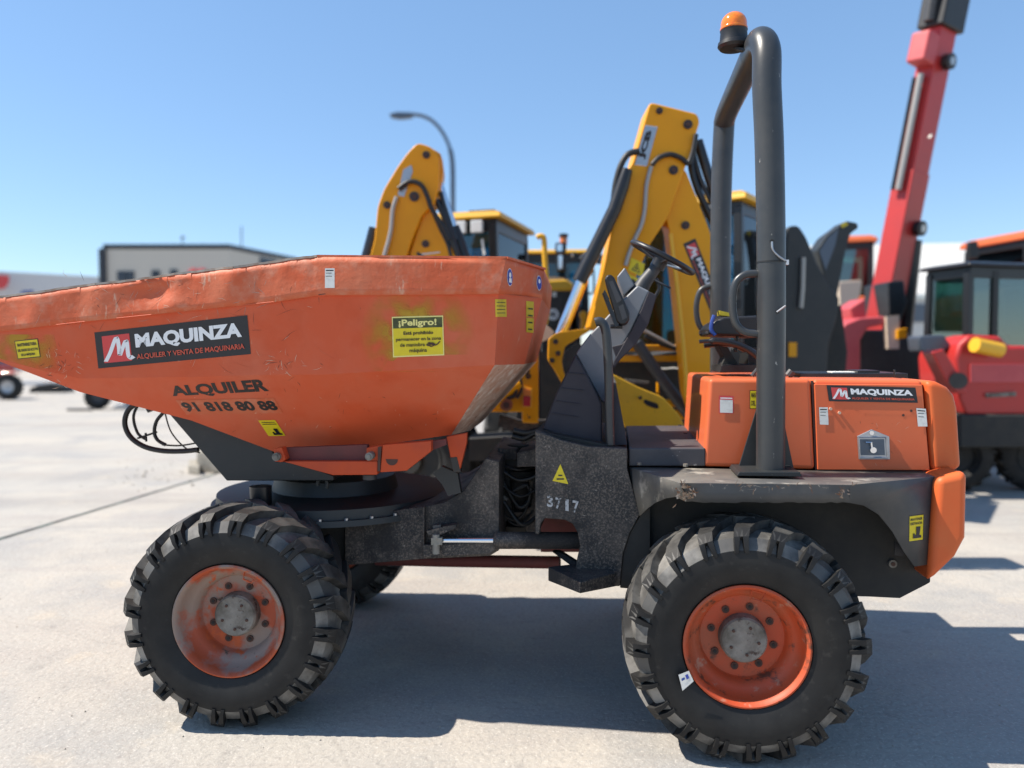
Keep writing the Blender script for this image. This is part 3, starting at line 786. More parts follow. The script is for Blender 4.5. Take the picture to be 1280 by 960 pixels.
dh.prism(FF.ps([(472.5, 559), (477, 558), (475, 589), (472, 589)], .258), FF.n * -.003)
split(dh, 'hinge_hole_shade', hinge)
cr = MB('blackmetal'); cr.prism(FF.ps([(563, 572), (572, 571), (576, 590), (567, 590)], .43), FF.n * .05); cr.build('tipping_ram_end', hinge)

# ---- skip support plate and slew ring
sp = MB('frame_clean')
sp.prism(FF.ps([(202, 507), (300, 546), (340, 562), (345, 577), (372, 577.5), (417, 595), (417, 601), (283, 601)], .47), FF.n * .03)
sp.prism(FF.ps([(202, 507), (300, 546), (340, 562), (345, 577), (372, 577.5), (417, 595), (417, 601), (283, 601)], .50), FF.n * 1.1)
split(sp, 'skip_support', D, bevel=.006)
c0 = FF.p(420, 600, 1.0); sc = Vector((c0.x, c0.y, 0))
sl = MB('frame_clean')
sl.lathe([(.985, .02), (.985, .60), (.975, .655), (.925, .66), (.925, .60)], sc, (0, 0, 1), 72)
sl.lathe([(.985, .36), (1.06, .34), (1.06, .02)], sc, (0, 0, 1), 48)
sl.lathe([(.925, .60), (.925, .685), (.895, .69), (.89, .60)], sc, (0, 0, 1), 72)
slew = sl.build('slew_ring', D)
lp = MB('frame_clean')
cc = FF.p(403, 606, .52); lp.tube([cc + FF.u * (math.cos(a) * .026) + Vector((0, 0, math.sin(a) * .034)) for a in [i * math.pi / 9 - .5 for i in range(12)]], .010, 8)
lp.prism(FF.ps([(541, 592), (552, 583), (572, 592), (576, 616), (560, 620), (553, 606)], .50), FF.n * .05)
split(lp, 'lifting_lug', slew)
bl = MB('steel')
for a in range(-150, -20, 11):
    c = sc + Vector((math.cos(R(a)) * .672, math.sin(R(a)) * .672, .924)); bl.cyl(c, c + Vector((0, 0, .012)), .010, 6)
split(bl, 'ring_bolt', slew)
MB('blackmetal').lathe([(0, .04), (.0, .055), (.11, .055), (.11, .04)], FF.p(326, 622, .45) + Vector((0, 0, -.05)), (0, 0, 1), 24, caps=True).build('slew_motor', slew)
hs = MB('hose')            # hose loop hanging from the support plate
hs.tube(spline([FF.p(x, y, .62) for x, y in ((200, 500), (176, 503), (161, 512), (156, 529), (163, 546), (180, 558), (203, 563.5), (228, 564), (248, 562))], 8), .014, 10)
hs.tube(spline([FF.p(x, y, .68) for x, y in ((176, 500), (167, 520), (172, 541), (182, 549))], 8), .008, 8)
hs.tube(spline([FF.p(x, y, .66) for x, y in ((206, 514), (196, 526), (193, 540), (197, 550), (207, 556))], 8), .010, 8)
hs.tube(spline([FF.p(x, y, .70) for x, y in ((206, 515), (214, 540), (232, 560), (250, 566))], 8), .004, 6)
hs.tube(spline([FF.p(x, y, .70) for x, y in ((203, 556), (224, 557), (244, 554))], 8), .005, 6)
hs.tube([FF.p(172, 548, .66), FF.p(196, 540, .66)], .006, 6); hs.tube([FF.p(183, 552, .66), FF.p(182, 541, .66)], .006, 6)
hs.tube([FF.p(186, 508, .64), FF.p(189, 514, .64)], .020, 10)
split(hs, 'hydraulic_hose', D, merge=False, smooth=60)

# ---- front chassis
fc = MB('frame')
P0 = [(431, 646), (531, 633), (555, 628), (580, 613), (607, 573), (624, 577), (624, 688), (612, 695), (528, 699), (431, 707)]
fc.prism(FF.ps(P0, .52), FF.n * 1.05)
fc.prism(FF.ps([(528, 697), (612, 693), (623, 685), (623, 678), (528, 681)], .47), FF.n * .05)
fc.prism(FF.ps([(528, 634), (530.5, 634), (530.5, 697), (528, 697)], .47), FF.n * .05)
fch = fc.build('front_chassis', D, bevel=.006)
ax = MB('inner')
ax.tube([FF.w(.0, .20, WZ), FF.w(0, 1.9, WZ)], .11, 20); ax.box(FF.w(0, 1.05, WZ), (.34, .34, .34), Matrix.Rotation(R(-4.5), 3, 'Z'))
ax.box(FF.w(.18, 1.05, .80), (.75, .95, .22), Matrix.Rotation(R(-4.5), 3, 'Z'))
ax.prism(FF.ps([(388, 640), (432, 646), (432, 707), (392, 700)], .56), FF.n * .9)
ax.build('front_axle', D, bevel=.01)
st = MB('chrome'); st.tube([FF.p(548, 675.5, .47), FF.p(622, 675.5, .47)], .0155, 16); ram = st.build('steering_ram', D)
MB('frame').tube([FF.p(617, 675.5, .47), FF.p(620, 675.5, .47), RF.p(724, 675.5, .60)], [.030, .043, .043], 20).build('ram_body', ram)
rp_ = MB('yellow_worn'); rp_.cyl(FF.p(545, 668, .44), FF.p(545, 692, .44), .018, 12, RUST and 'concrete_block'); rp_.box(FF.p(546, 676, .44), (.055, .03, .035), None, 'concrete_block'); rp_.build('ram_pivot', ram)
fp = MB('frame'); fp.prism(FF.ps([(533, 664), (556, 658), (570, 656), (570, 660), (552, 668), (536, 669)], .44), FF.n * .06); fp.prism(FF.ps([(541, 657), (551, 656), (551, 663), (541, 664)], .45), FF.n * .03, 'dark'); fp.build('ram_bracket', fch)
ds = MB('maroon'); ds.tube([FF.p(470, 699, 1.05), FF.p(560, 701, 1.05), RF.p(700, 703, 1.05)], [.035, .036, .036], 16); ds.build('drive_shaft', D)
# articulation joint between the two halves
ar = MB('inner')
for (z0, z1, r) in ((1.13, 1.17, .15), (1.06, 1.10, .13), (.76, .79, .13), (.69, .72, .11), (.67, 1.24, .065)):
    c = (FF.p(646, 600, 1.05) + RF.p(650, 600, 1.05)) / 2; ar.cyl((c.x, c.y, z0), (c.x, c.y, z1), r, 24)
ar.prism(FF.ps([(622, 560), (646, 562), (646, 575), (622, 575)], .85), FF.n * .5, 'frame'); ar.prism(RF.ps([(646, 566), (676, 560), (676, 583), (646, 584)], .80), RF.n * .5, 'frame')
ar.prism(FF.ps([(624, 580), (636, 585), (640, 640), (624, 665)], .85), FF.n * .4)
ar.prism(RF.ps([(641, 645), (652, 645), (658, 665), (690, 665), (690, 600), (672, 585), (664, 612), (664, 632), (655, 640), (641, 640)], .95), RF.n * .25, 'frame')
art = ar.build('articulation_joint', D, bevel=.004)
hz = MB('hose')
for pts, r in (([(628, 600), (640, 622), (650, 634), (660, 628), (664, 610)], .014), ([(630, 590), (648, 600), (668, 596), (680, 585)], .012), ([(626, 640), (642, 650), (656, 640), (662, 618), (657, 606), (642, 613)], .007), ([(632, 618), (646, 612), (660, 606)], .006), ([(640, 545), (655, 548), (668, 542), (676, 548)], .016), ([(642, 538), (658, 541), (676, 536)], .016), ([(625, 585), (620, 600), (615, 620)], .012)):
    hz.tube(spline([FF.p(x, y, .80) for x, y in pts], 6), r, 8)
for i in range(9):
    xa = rb.uniform(622, 634); ya = rb.uniform(560, 650); xb = rb.uniform(655, 680); yb = ya + rb.uniform(-22, 18)
    hz.tube(spline([FF.p(xa, ya, .72 + .05 * i), FF.p((xa + xb) / 2, max(ya, yb) + rb.uniform(4, 16), .70 + .05 * i), FF.p(xb, yb, .75 + .05 * i)], 8), rb.uniform(.006, .013), 8)
hz.tube([FF.p(627, 620, .78), FF.p(634, 625, .78)], .012, 8, 'hub'); split(hz, 'hydraulic_hose', art, merge=False, smooth=60)

# ---- rear chassis
rc = MB('frame')
rc.prism(RF.ps([(669, 538), (686, 544), (704, 551), (737, 558), (784, 561), (784, 586), (792, 614), (800, 643), (788, 665), (779, 692), (775, 733), (757, 733), (735, 730), (719, 715), (721, 700), (725, 683), (722, 666), (716, 655), (706, 650), (681, 648), (676, 655), (674, 668), (669, 668)], .45), RF.n * .05)
rc.prism(RF.ps([(669, 538), (784, 561), (784, 600), (669, 600)], .51), RF.n * 1.1, 'inner')
rc.prism(RF.ps([(669, 538), (673, 539), (673, 668), (669, 668)], .51), RF.n * .5)
rch = rc.build('rear_chassis', D, bevel=.005)
mm = MB('maroon'); mm.prism(RF.ps([(676, 640), (730, 640), (730, 690), (676, 690)], .9), RF.n * .4); mm.build('gearbox', rch)
stp = MB('frame')
lo = [RF.p(685, 726, .46), RF.p(725, 742, .22), RF.p(770, 733, .40), RF.p(742, 724, .58)]
hi = [Vector((p.x, p.y, RF.p(726, 728, .22).z)) for p in lo]
stp.prism(lo, hi)
stp.prism([RF.p(690, 690, .62), RF.p(700, 690, .62), RF.p(735, 712, .5), RF.p(725, 716, .5)], RF.n * .05)
stp.build('step', D, bevel=.004)
RCS = Surf(fr=RF, v=.45)
decal('warning_triangle', rch, RCS, [(690, 580), (711, 580), (711, 605), (690, 605)], [('poly', [(.03, .16), (.97, 0), (.92, .12), (.50, 1)], 'yel_sticker'), ('rect', .38, .40, .62, .47, 'ink'), ('rect', .28, .22, .72, .29, 'ink')], off=.003)
decal('fleet_number', rch, RCS, [(683, 618.5), (724, 626), (724, 642.5), (683, 633.5)], [('text', '3', .02, .05, .20, .98, 'stencil', .03), ('text', '7', .28, .03, .46, .95, 'stencil', .03), ('text', '1', .58, .05, .68, .97, 'stencil', .03), ('text', '7', .80, .04, .99, .98, 'stencil', .03)], off=.003)
# deck in front of the seat
dk = MB('deck'); dk.prism(RF.ps([(786, 560), (882, 560), (882, 583), (786, 583)], .50), RF.n * 1.15); dkk = dk.build('foot_deck', D, bevel=.008)
bo = MB('steel')
for (x, y) in ((799, 581), (857, 583)): c = RF.p(x, y, .44); bo.cyl(c, c + Vector((0, 0, .012)), .012, 6, 'hub')
for (x, y) in ((850, 533), (857, 543)): c = at_z(x, y, RF.p(786, 560, .5).z); bo.cyl(c, c + Vector((0, 0, .01)), .012, 10, 'black')
split(bo, 'deck_bolt', dkk)

# ---- fender
FEV = .07
fz = RF.p(850, 604, FEV).z
def onz(x, y): return at_z(x, y, fz)
P1 = onz(786, 584.5); P2 = onz(850, 604); P3 = onz(1062, 606.5); P4 = onz(1169, 596.5); P5 = onz(1163, 588.5); P6 = onz(880, 583.5)
def vof(p): return (p - RF.o).dot(RF.n)
fe = MB('fender')
E2 = RF.p(858, 628, vof(P2)); E3 = RF.p(1062, 628, vof(P3))
k = 26; up_ = []; lw_ = []
rf_ = random.Random(9)
for i in range(k + 1):
    t = i / k; a = P2.lerp(P3, t); b = E2.lerp(E3, t)
    d = .022 * math.exp(-(t / .09) ** 2) + .010 * math.exp(-((t - .97) / .05) ** 2) + rf_.uniform(-.002, .002)
    up_.append(a); lw_.append(b + RF.n * d + Vector((0, 0, rf_.uniform(-.003, .003))))
mid = [a.lerp(b, .45) + RF.n * (.010 * math.exp(-(i / k / .08) ** 2) + rf_.uniform(-.003, .003)) for i, (a, b) in enumerate(zip(up_, lw_))]
fe.add([P1] + up_ + [P4, P5, P6], [list(range(len(up_) + 4))])
fe.grid([up_, mid, lw_], 'fender_side')
v1, v2 = vof(P1), vof(P2)
def onfront(x, y):        # the slanting front plate of the fender
    d = ray(x, y); n = (P2 - P1).cross(Vector((0, 0, 1))); return EYE + d * ((P1 - EYE).dot(n) / d.dot(n))
fe.add([P1, P2, lw_[0], onfront(845, 621), onfront(832, 623), onfront(820, 628), onfront(810, 635), onfront(800, 645)], [[0, 1, 2, 3, 4, 5, 6, 7]])
def onrear(x, y):
    d = ray(x, y); n = (P4 - P3).cross(Vector((0, 0, 1))); return EYE + d * ((P3 - EYE).dot(n) / d.dot(n))
fe.add([P3, P4, onrear(1164, 705), onrear(1143, 708), onrear(1130, 690), onrear(1115, 664), onrear(1098, 643), onrear(1080, 632), lw_[-1]], [list(range(9))], 'fender_side')
fen = fe.build('fender', D, solid=.005, smooth=20)
fe2 = MB('fender'); w2 = 2.1
fe2.box(RF.w(.05, w2 - .24, fz), (1.3, .5, .02), Matrix.Rotation(R(-7.7), 3, 'Z')); fe2.box(RF.w(.05, w2 + .005, fz - .04), (.9, .012, .09), Matrix.Rotation(R(-7.7), 3, 'Z')); split(fe2, 'fender', D)
RUSTM = M['rustchip'] = mat('rust_chipping', (.13, .06, .03), .85, var=((.30, .22, .15), 40, .45, .62, .9))
class _S:
    def hit(s, x, y): return RF.p(x, y, vof(P2) - .001), -RF.n
scratches('rust_patch', fen, _S(), (846, 607, 872, 626), 60, ['rustchip', 'rustchip', 'rustchip', 'edge'], 3.2, 6, 12)
scratches('rust_patch', fen, _S(), (1044, 609, 1062, 622), 22, ['rustchip', 'edge', 'rustchip'], 2.4, 5, 13)
scratches('rust_patch', fen, _S(), (870, 606, 1050, 611), 40, ['rustchip', 'fender', 'rustchip', 'edge'], 1.3, 9, 14)
class _S2:
    def hit(s, x, y): return onrear(x, y), -RF.n
yellow_label('warning_label', fen, _S2(), [(1136, 644.5), (1154.5, 642), (1153.5, 675), (1135.5, 677.5)], ['MANTENER', 'DISTANCIA'])
ia = MB('inner')
ia.prism(RF.ps([(775, 735), (785, 640), (797, 592), (1168, 594), (1163, 728), (1158, 731), (1125, 748), (1085, 746), (1000, 744), (860, 742)], .505), RF.n * .03)
ia.prism(RF.ps([(775, 733), (779, 692), (788, 665), (800, 645), (813, 632), (813, 735)], .46), RF.n * .04, 'inner')
iaa = ia.build('inner_wing', D, bevel=.004)
ib = MB('hub'); c = RF.p(1115, 704, .505); ib.cyl(c, c - RF.n * .015, .019, 16); ib.cyl(c - RF.n * .015, c - RF.n * .018, .010, 10, 'gouge'); ib.prism(RF.ps([(1118, 676), (1132, 690), (1128, 695), (1118, 694)], .503), RF.n * -.002, 'ink'); ib.build('drain_plug', iaa)
en = MB('inner'); en.box(RF.w(.05, 1.08, .85), (1.3, 1.0, .5), Matrix.Rotation(R(-7.7), 3, 'Z')); en.tube([RF.w(0, .2, WZ), RF.w(0, 1.9, WZ)], .11, 20); en.build('rear_axle', D, bevel=.01)

# ---- hood
HV = .50; HW = 1.12
hd = MB('hood')
hd.prism(RF.ps([(886, 473), (1014, 473.5), (1019.5, 587.5), (878.5, 583.5)], HV), RF.n * HW)
hood = hd.build('hood', D, bevel=.022, seg=3)
ha = MB('hood'); ha.prism(RF.ps([(1016, 474), (1154, 475), (1164, 589), (1022, 588)], HV + .012), RF.n * (HW - .024)); ha.build('engine_cover', D, bevel=.022, seg=3)
sd = MB('hood'); sd.prism(RF.ps([(1018, 480), (1153, 481), (1162.5, 588), (1022, 587.3)], HV - .004), RF.n * .025); sdoor = sd.build('side_door', D, bevel=.004)
HDS = Surf(fr=RF, v=HV - .004); HFS = Surf(fr=RF, v=HV)
ga = MB('gouge'); ga.prism(RF.ps([(1014.2, 476), (1016.8, 476), (1021.6, 587.6), (1019, 587.6)], HV + .006), RF.n * .02); ga.prism(RF.ps([(1020, 587.6), (1165, 588.6), (1165, 591), (1020, 590)], HV + .004), RF.n * .05); split(ga, 'door_gap', hood)
maquinza('company_sign', sdoor, HDS, [(1033, 481.5), (1144, 484.5), (1147, 503.5), (1036, 501.5)])
for q in ([(1023.5, 509), (1034.5, 509), (1035.5, 531), (1024.5, 530.5)], [(1145, 510), (1157, 511), (1159, 533), (1147, 533)]):
    decal('inspection_label', sdoor, HDS, q, [('rect', 0, 0, 1, 1, 'offwhite'), ('rect', .1, .84, .9, .90, 'ink'), ('rect', .1, .70, .75, .73, 'dark'), ('rect', .1, .52, .7, .55, 'dark')])
decal('asset_label', hood, HFS, [(898.5, 494.5), (917, 495), (917, 517), (898.5, 516.5)], [('rect', 0, 0, 1, 1, 'logo_red'), ('rect', .07, .04, .93, .78, 'offwhite'), ('rect', .1, .84, .9, .9, 'white')])
yellow_label('warning_label', hood, HFS, [(937, 488), (956, 488), (956, 511), (937, 511)], ['MANTENERSE', 'DEL RADIO'], False)
lt = MB('steel')
lt.prism(RF.ps([(1071, 545), (1089, 536.5), (1111, 545.5), (1112, 574), (1073, 574)], HV - .004), RF.n * -.008)
lat = lt.build('door_latch', sdoor, bevel=.002)
l2 = MB('lamp_metal'); l2.prism(RF.ps([(1075, 549), (1105, 549), (1106, 569), (1076, 569)], HV - .012), RF.n * -.002)
l2.tube([RF.p(x, y, HV - .014) for x, y in ((1073, 546.5), (1108, 546.5), (1109, 572), (1075, 572))], .005, 8, 'steel', closed=True); l2.build('latch_plate', sdoor)
l3 = MB('chrome'); c = RF.p(1090, 562, HV - .016); l3.cyl(c, c - RF.n * .022, .014, 16); l3.tube([RF.p(1082, 553, HV - .03), RF.p(1089, 553, HV - .03), RF.p(1090, 562, HV - .03)], .005, 8); c = RF.p(1089, 541, HV - .012); l3.cyl(c, c - RF.n * .010, .010, 12); l3.build('latch_key', sdoor)
scratches('paint_scratches', sdoor, HDS, (1040, 505, 1150, 580), 26, ['gouge', 'bare', 'skip_band'], .45, 6, 21)
rb_ = MB('steel')
for (x, y) in ((1038, 511), (1049, 516)): c = RF.p(x, y, HV - .004); rb_.cyl(c, c - RF.n * .008, .007, 10, 'bare')
for (x, y) in ((1129, 519), (1139, 513.5)): c = RF.p(x, y, HV - .004); rb_.cyl(c, c - RF.n * .0012, .006, 10, 'gouge')
split(rb_, 'door_bolt', sdoor)
rw = MB('cowl_orange'); rw.prism(RF.ps([(1157, 474.5), (1172, 477), (1186, 484), (1194, 494), (1198, 510), (1203, 587), (1166, 591)], HV - .006), RF.n * (HW + .012))
rw.build('rear_cowl', D, bevel=.030, seg=4)
cw = MB('cowl_orange'); cw.prism(RF.ps([(1171.5, 597.5), (1211, 588.5), (1209, 673), (1196, 697), (1160.5, 731)], .33), RF.n * 1.46)
cw.build('counterweight', D, bevel=.035, seg=4)
tb = MB('blackmetal')
def hbox(x0, x1, y0, y1, v, dv, m=None): tb.prism(RF.ps([(x0, y1), (x1, y1), (x1, y0), (x0, y0)], v), RF.n * dv, m)
hbox(1000, 1135, 466.5, 475, .85, .45); hbox(1072, 1100, 463, 468, .9, .2, 'blackmetal'); hbox(1040, 1070, 464.5, 468, .95, .1, 'offwhite')
tb.tube([RF.p(1118, 470, .72), RF.p(1118, 462, .72)], .005, 6)
split(tb, 'hood_vent', hood, bevel=.004)

# ---- roll bar
VN, VF = .335, 1.70
nr = [RF.p(x, y, VN) for x, y in ((963, 590), (963.5, 480), (964, 380), (963.5, 280), (961.5, 180), (958.5, 110))]
fr_ = [RF.p(x, y, VF) for x, y in ((905, 158), (902.5, 210), (901, 280), (900.5, 380), (900.5, 520))]
a0, b0 = nr[-1], fr_[0]; zt = RF.p(950, 44, .42).z
top = [a0 + Vector((0, 0, (zt - a0.z) * .62)) + RF.n * .02, a0 + Vector((0, 0, (zt - a0.z) * .92)) + RF.n * .10 - RF.u * .01]
for t in (.22, .5, .78): q = a0.lerp(b0, t); top.append(Vector((q.x, q.y, zt + .012 - .01 * t)))
top += [b0 + Vector((0, 0, (zt - b0.z) * .90)) - RF.n * .10, b0 + Vector((0, 0, (zt - b0.z) * .55)) - RF.n * .02]
ro = MB('rops'); ro.tube(spline(nr + top + fr_, 8), .0635, 28)
rops = ro.build('roll_bar', D, smooth=60)
gp = MB('frame_clean')
gp.prism(RF.ps([(948, 503), (979, 522), (993, 589), (922, 588)], VN + .085), RF.n * .010)
gp.prism(RF.ps([(924, 590), (1000, 590), (1003, 596), (921, 595)], VN - .11), RF.n * .24)
gp.prism(RF.ps([(885, 490), (900, 500), (925, 589), (875, 588)], VF - .10), RF.n * .012); split(gp, 'post_bracket', rops, bevel=.003)
gl = MB('rops')
gl.tube(spline([RF.p(x, y, VN) for x, y in ((962, 342), (944, 342), (930, 344), (920, 353), (916, 370), (916, 389), (920, 405), (929, 414), (942, 417), (962, 418))], 6), .0175, 14)
gl.tube(spline([RF.p(x, y, VF) for x, y in ((900, 357), (887, 358), (876, 363), (871, 378), (871, 395), (875, 408), (884, 416), (900, 419))], 6), .0175, 14); split(gl, 'grab_handle', rops, smooth=60)
wi = MB('hose')
wi.cyl(RF.p(965, 302, VN - .064), RF.p(965, 302, VN - .058), .010, 12); wi.tube(spline([RF.p(x, y, VN - .066) for x, y in ((965, 302), (966, 312), (973, 320), (982, 326))], 6), .005, 8, 'steel')
wi.cyl(RF.p(971, 390, VN - .064), RF.p(971, 390, VN - .055), .010, 12); wi.tube([RF.p(971, 390, VN - .066), RF.p(982, 382, VN - .075)], .004, 8, 'steel')
q = RF.p(964, 328, VN); wi.lathe([(-.003, .0645), (-.003, .066), (.003, .066), (.003, .0645)], q, (0, 0, 1), 28); wi.box(RF.p(983, 328, VN - .01), (.016, .02, .022), None, 'white')
split(wi, 'beacon_cable', rops)
bc = RF.p(917, 58, .62)
bk = MB('black'); bk.lathe([(-.02, .02), (-.012, .066), (.0, .076), (.016, .074), (.02, .067), (.068, .063), (.074, .066), (.078, .03)], bc, (0, 0, 1), 32, caps=True)
bk.beam(bc + Vector((0, 0, -.01)), RF.p(946, 66, .55), .05, .012); beacon = bk.build('beacon', D, smooth=40)
am = MB('amber'); prof = [(.076, .062)]
for i in range(7):
    a = i / 6 * math.pi / 2; prof.append((.105 + .058 * math.sin(a), .0001 + .062 * math.cos(a)))
am.lathe(prof, bc, (0, 0, 1), 32); am.lathe([(.078, .064), (.083, .066), (.088, .064)], bc, (0, 0, 1), 32); am.build('beacon_lens', beacon, smooth=60)

# ---- seat, console and steering
se = MB('vinyl')
se.prism(RF.ps([(884, 412), (893, 402), (905, 396), (955, 394), (958, 417), (950, 421), (886, 419)], .82), RF.n * .46)
seat = se.build('driver_seat', D, bevel=.03, seg=3)
sb = MB('vinyl'); sb.prism(RF.ps([(925, 395), (958, 398), (962, 335), (950, 325), (938, 330)], .98), RF.n * .3, 'dark') if False else None
s3 = MB('blackmetal')
s3.tube(spline([RF.p(x, y, .78) for x, y in ((874, 427), (890, 426), (905, 427), (925, 432), (940, 440), (955, 453))], 6), [.010] * 6 + [.018] * 25, 12)
s3.tube(spline([RF.p(x, y, 1.34) for x, y in ((880, 432), (905, 430), (925, 434), (950, 450))], 6), .016, 10)
split(s3, 'armrest', seat, smooth=60)
s4 = MB('maroon'); s4.prism(RF.ps([(898, 432), (910, 434), (918, 448), (926, 460), (900, 461), (906, 447)], .95), RF.n * .2, 'inner'); s4.prism(RF.ps([(902, 456), (948, 455), (948, 465), (900, 466)], .85), RF.n * .40, 'blackmetal')
s4.prism(RF.ps([(918, 440), (921, 420), (924, 420), (922, 440)], .86), RF.n * .04, 'blackmetal'); s4.prism(RF.ps([(936, 440), (952, 442), (952, 458), (934, 458)], .9), RF.n * .3, 'blackmetal'); s4.build('seat_base', seat, bevel=.004)
s5 = MB('bluestrap'); s5.tube(spline([RF.p(x, y, .815) for x, y in ((893, 394), (890, 402), (889, 412), (894, 419))], 5), .010, 8); s5.prism(RF.ps([(899, 388), (916, 392), (916, 396), (900, 394)], .9), RF.n * .1, 'yel_worn'); split(s5, 'seat_belt', seat)
hg2 = MB('dark'); hg2.tube([RF.p(985, 470, .7), RF.p(990, 464, .7)], .02, 10); hg2.tube([RF.p(940, 470, .62), RF.p(946, 462, .62), RF.p(950, 466, .62)], .01, 8); split(hg2, 'hood_catch', hood)

CN = .84; CW = .42
cs = MB('greyplastic')
cs.prism(RF.ps([(719.5, 442.5), (728, 430), (738, 417), (752, 403), (775, 378), (797, 356.5), (812, 364), (800, 390), (788, 415), (775, 437), (768, 456), (764, 470), (756, 504), (751.5, 502)], CN), RF.n * CW)
con = cs.build('steering_console', D, bevel=.022, seg=3)
cd = MB('flap')
cd.prism(RF.ps([(811, 364), (821, 369), (811, 404), (795, 430), (776, 449), (766, 462), (767, 452), (777, 434), (790, 411), (801, 388)], CN - .01), RF.n * (CW + .02))
cd.prism(RF.ps([(765, 433), (777, 430), (790, 418), (776, 448), (770, 447)], CN - .006), RF.n * .02)
cd.build('console_trim', con, bevel=.005)
c2 = MB('greyplastic'); c2.prism(RF.ps([(771, 346), (781, 334), (793, 356), (779, 370)], CN + .05), RF.n * .3); c2.build('dash_cover', con, bevel=.008)
fl = MB('flap'); ptsA = [(719.5, 443), (736, 472), (752, 504), (753, 556), (740, 555), (718, 550), (697, 544), (678, 536.5), (695, 492)]
fl.prism(RF.ps(ptsA, .60), RF.ps(ptsA, 1.50))
fl.build('splash_guard', D, bevel=.012)
rbz = MB('flap')
for t in (.25, .45, .62, .78): a = RF.p(719.5 - 41 * t, 443 + 93 * t, .597); b_ = RF.p(752, 443 + 112 * t - 6 * t, .597); rbz.tube([a, a.lerp(b_, .55)], .0025, 6)
split(rbz, 'guard_rib', con)
gb = MB('rops'); gb.tube(spline([RF.p(x, y, .52) for x, y in ((763, 556), (762, 520), (761, 470), (758.5, 425), (755.5, 408), (750, 402), (744, 403))], 6), .0225, 16); gb.build('front_grab_bar', D, smooth=60)
gd = MB('flap'); gd.prism(RF.ps([(767, 480), (770, 482), (784, 556), (767, 556)], .56), RF.n * .25); gd.build('side_shield', D)
mi = MB('black')
mi.prism(RF.ps([(755.5, 349), (758.5, 343.5), (764, 343), (768, 347), (787, 391), (786.5, 400), (783, 405.5), (776, 406.5), (771, 402)], .70), RF.n * .16)
mir = mi.build('work_lamp', D, bevel=.014, seg=3)
ma = MB('blackmetal'); ma.beam(RF.p(755, 366, .72), RF.p(771, 408, .72), .022, .02); ma.tube([RF.p(763, 408, .74), RF.p(778, 408, .74)], .012, 10); ma.tube([RF.p(770, 408, .74), RF.p(768, 396, .78)], .010, 8); ma.prism(RF.ps([(756, 362), (762, 374), (758, 376), (754, 365)], .70), RF.n * .03); ma.build('lamp_bracket', mir)
ml = MB('dark'); ml.prism(RF.ps([(761, 352), (766, 351), (777, 375), (771, 379)], .698), RF.n * -.003); ml.prism(RF.ps([(773, 383), (779, 380), (784, 397), (778, 400)], .698), RF.n * -.003); split(ml, 'lamp_face', mir)
swc = RF.p(828, 322, 1.05); nrm = (RF.u * math.sin(R(28)) + Vector((0, 0, math.cos(R(28)))) - RF.n * .06).normalized()
x_, y_ = frame_from(nrm)
sw = MB('vinyl'); sw.tube([swc + (x_ * math.cos(a) + y_ * math.sin(a)) * .182 for a in [i * 2 * math.pi / 40 for i in range(40)]], .0155, 12, closed=True)
stw = sw.build('steering_wheel', D, smooth=60)
spk = MB('blackmetal'); hubp = swc - nrm * .035
spk.cyl(hubp - nrm * .03, hubp + nrm * .02, .042, 20)
for a in (20, 140, 260): spk.beam(hubp, swc + (x_ * math.cos(R(a)) + y_ * math.sin(R(a))) * .175, .022, .008, 'steel' if a == 140 else 'blackmetal')
spk.tube([hubp, RF.p(806, 352, 1.05), RF.p(795, 372, 1.05)], [.028, .040, .05], 16, 'dark')
spk.tube(spline([RF.p(x, y, 1.0) for x, y in ((820, 348), (824, 360), (818, 372))], 5), .010, 8); spk.tube([RF.p(818, 350, 1.0), RF.p(838, 360, .95)], .006, 8)
spk.build('steering_column', stw, smooth=50)

# ------------------------------------------------------------------ the machines and buildings behind
def ys(pts, Y): return [at_y(x, y, Y) for x, y in pts]
Yv = Vector((0, 1, 0)); Zv = Vector((0, 0, 1))
def yplane(Y): return Surf(fr=Frame((0, Y), 0), v=0)
def rounded(pts, r, k=4):
    """round the corners of a pixel polygon"""
    out = []; n = len(pts)
    for i in range(n):
        p0, p, p1 = [Vector(pts[j % n]) for j in (i - 1, i, i + 1)]
        a = (p0 - p); b = (p1 - p); d = min(r, a.length * .45, b.length * .45)
        a = p + a.normalized() * d; b = p + b.normalized() * d
        for j in range(k + 1):
            t = j / k; q = a * (1 - t) ** 2 + p * 2 * t * (1 - t) + b * t * t; out.append((q.x, q.y))
    return out
def pins(parent, pts, Y, name='pivot_pin', r=5, m='blackmetal'):
    for (x, y) in pts:
        c = at_y(x, y, Y); rr = r * Y / FPX; mb = MB(m); mb.cyl(c + Yv * .03, c - Yv * .02, rr, 16); mb.cyl(c - Yv * .02, c - Yv * .028, rr * .55, 10, 'gouge'); mb.build(name, parent)
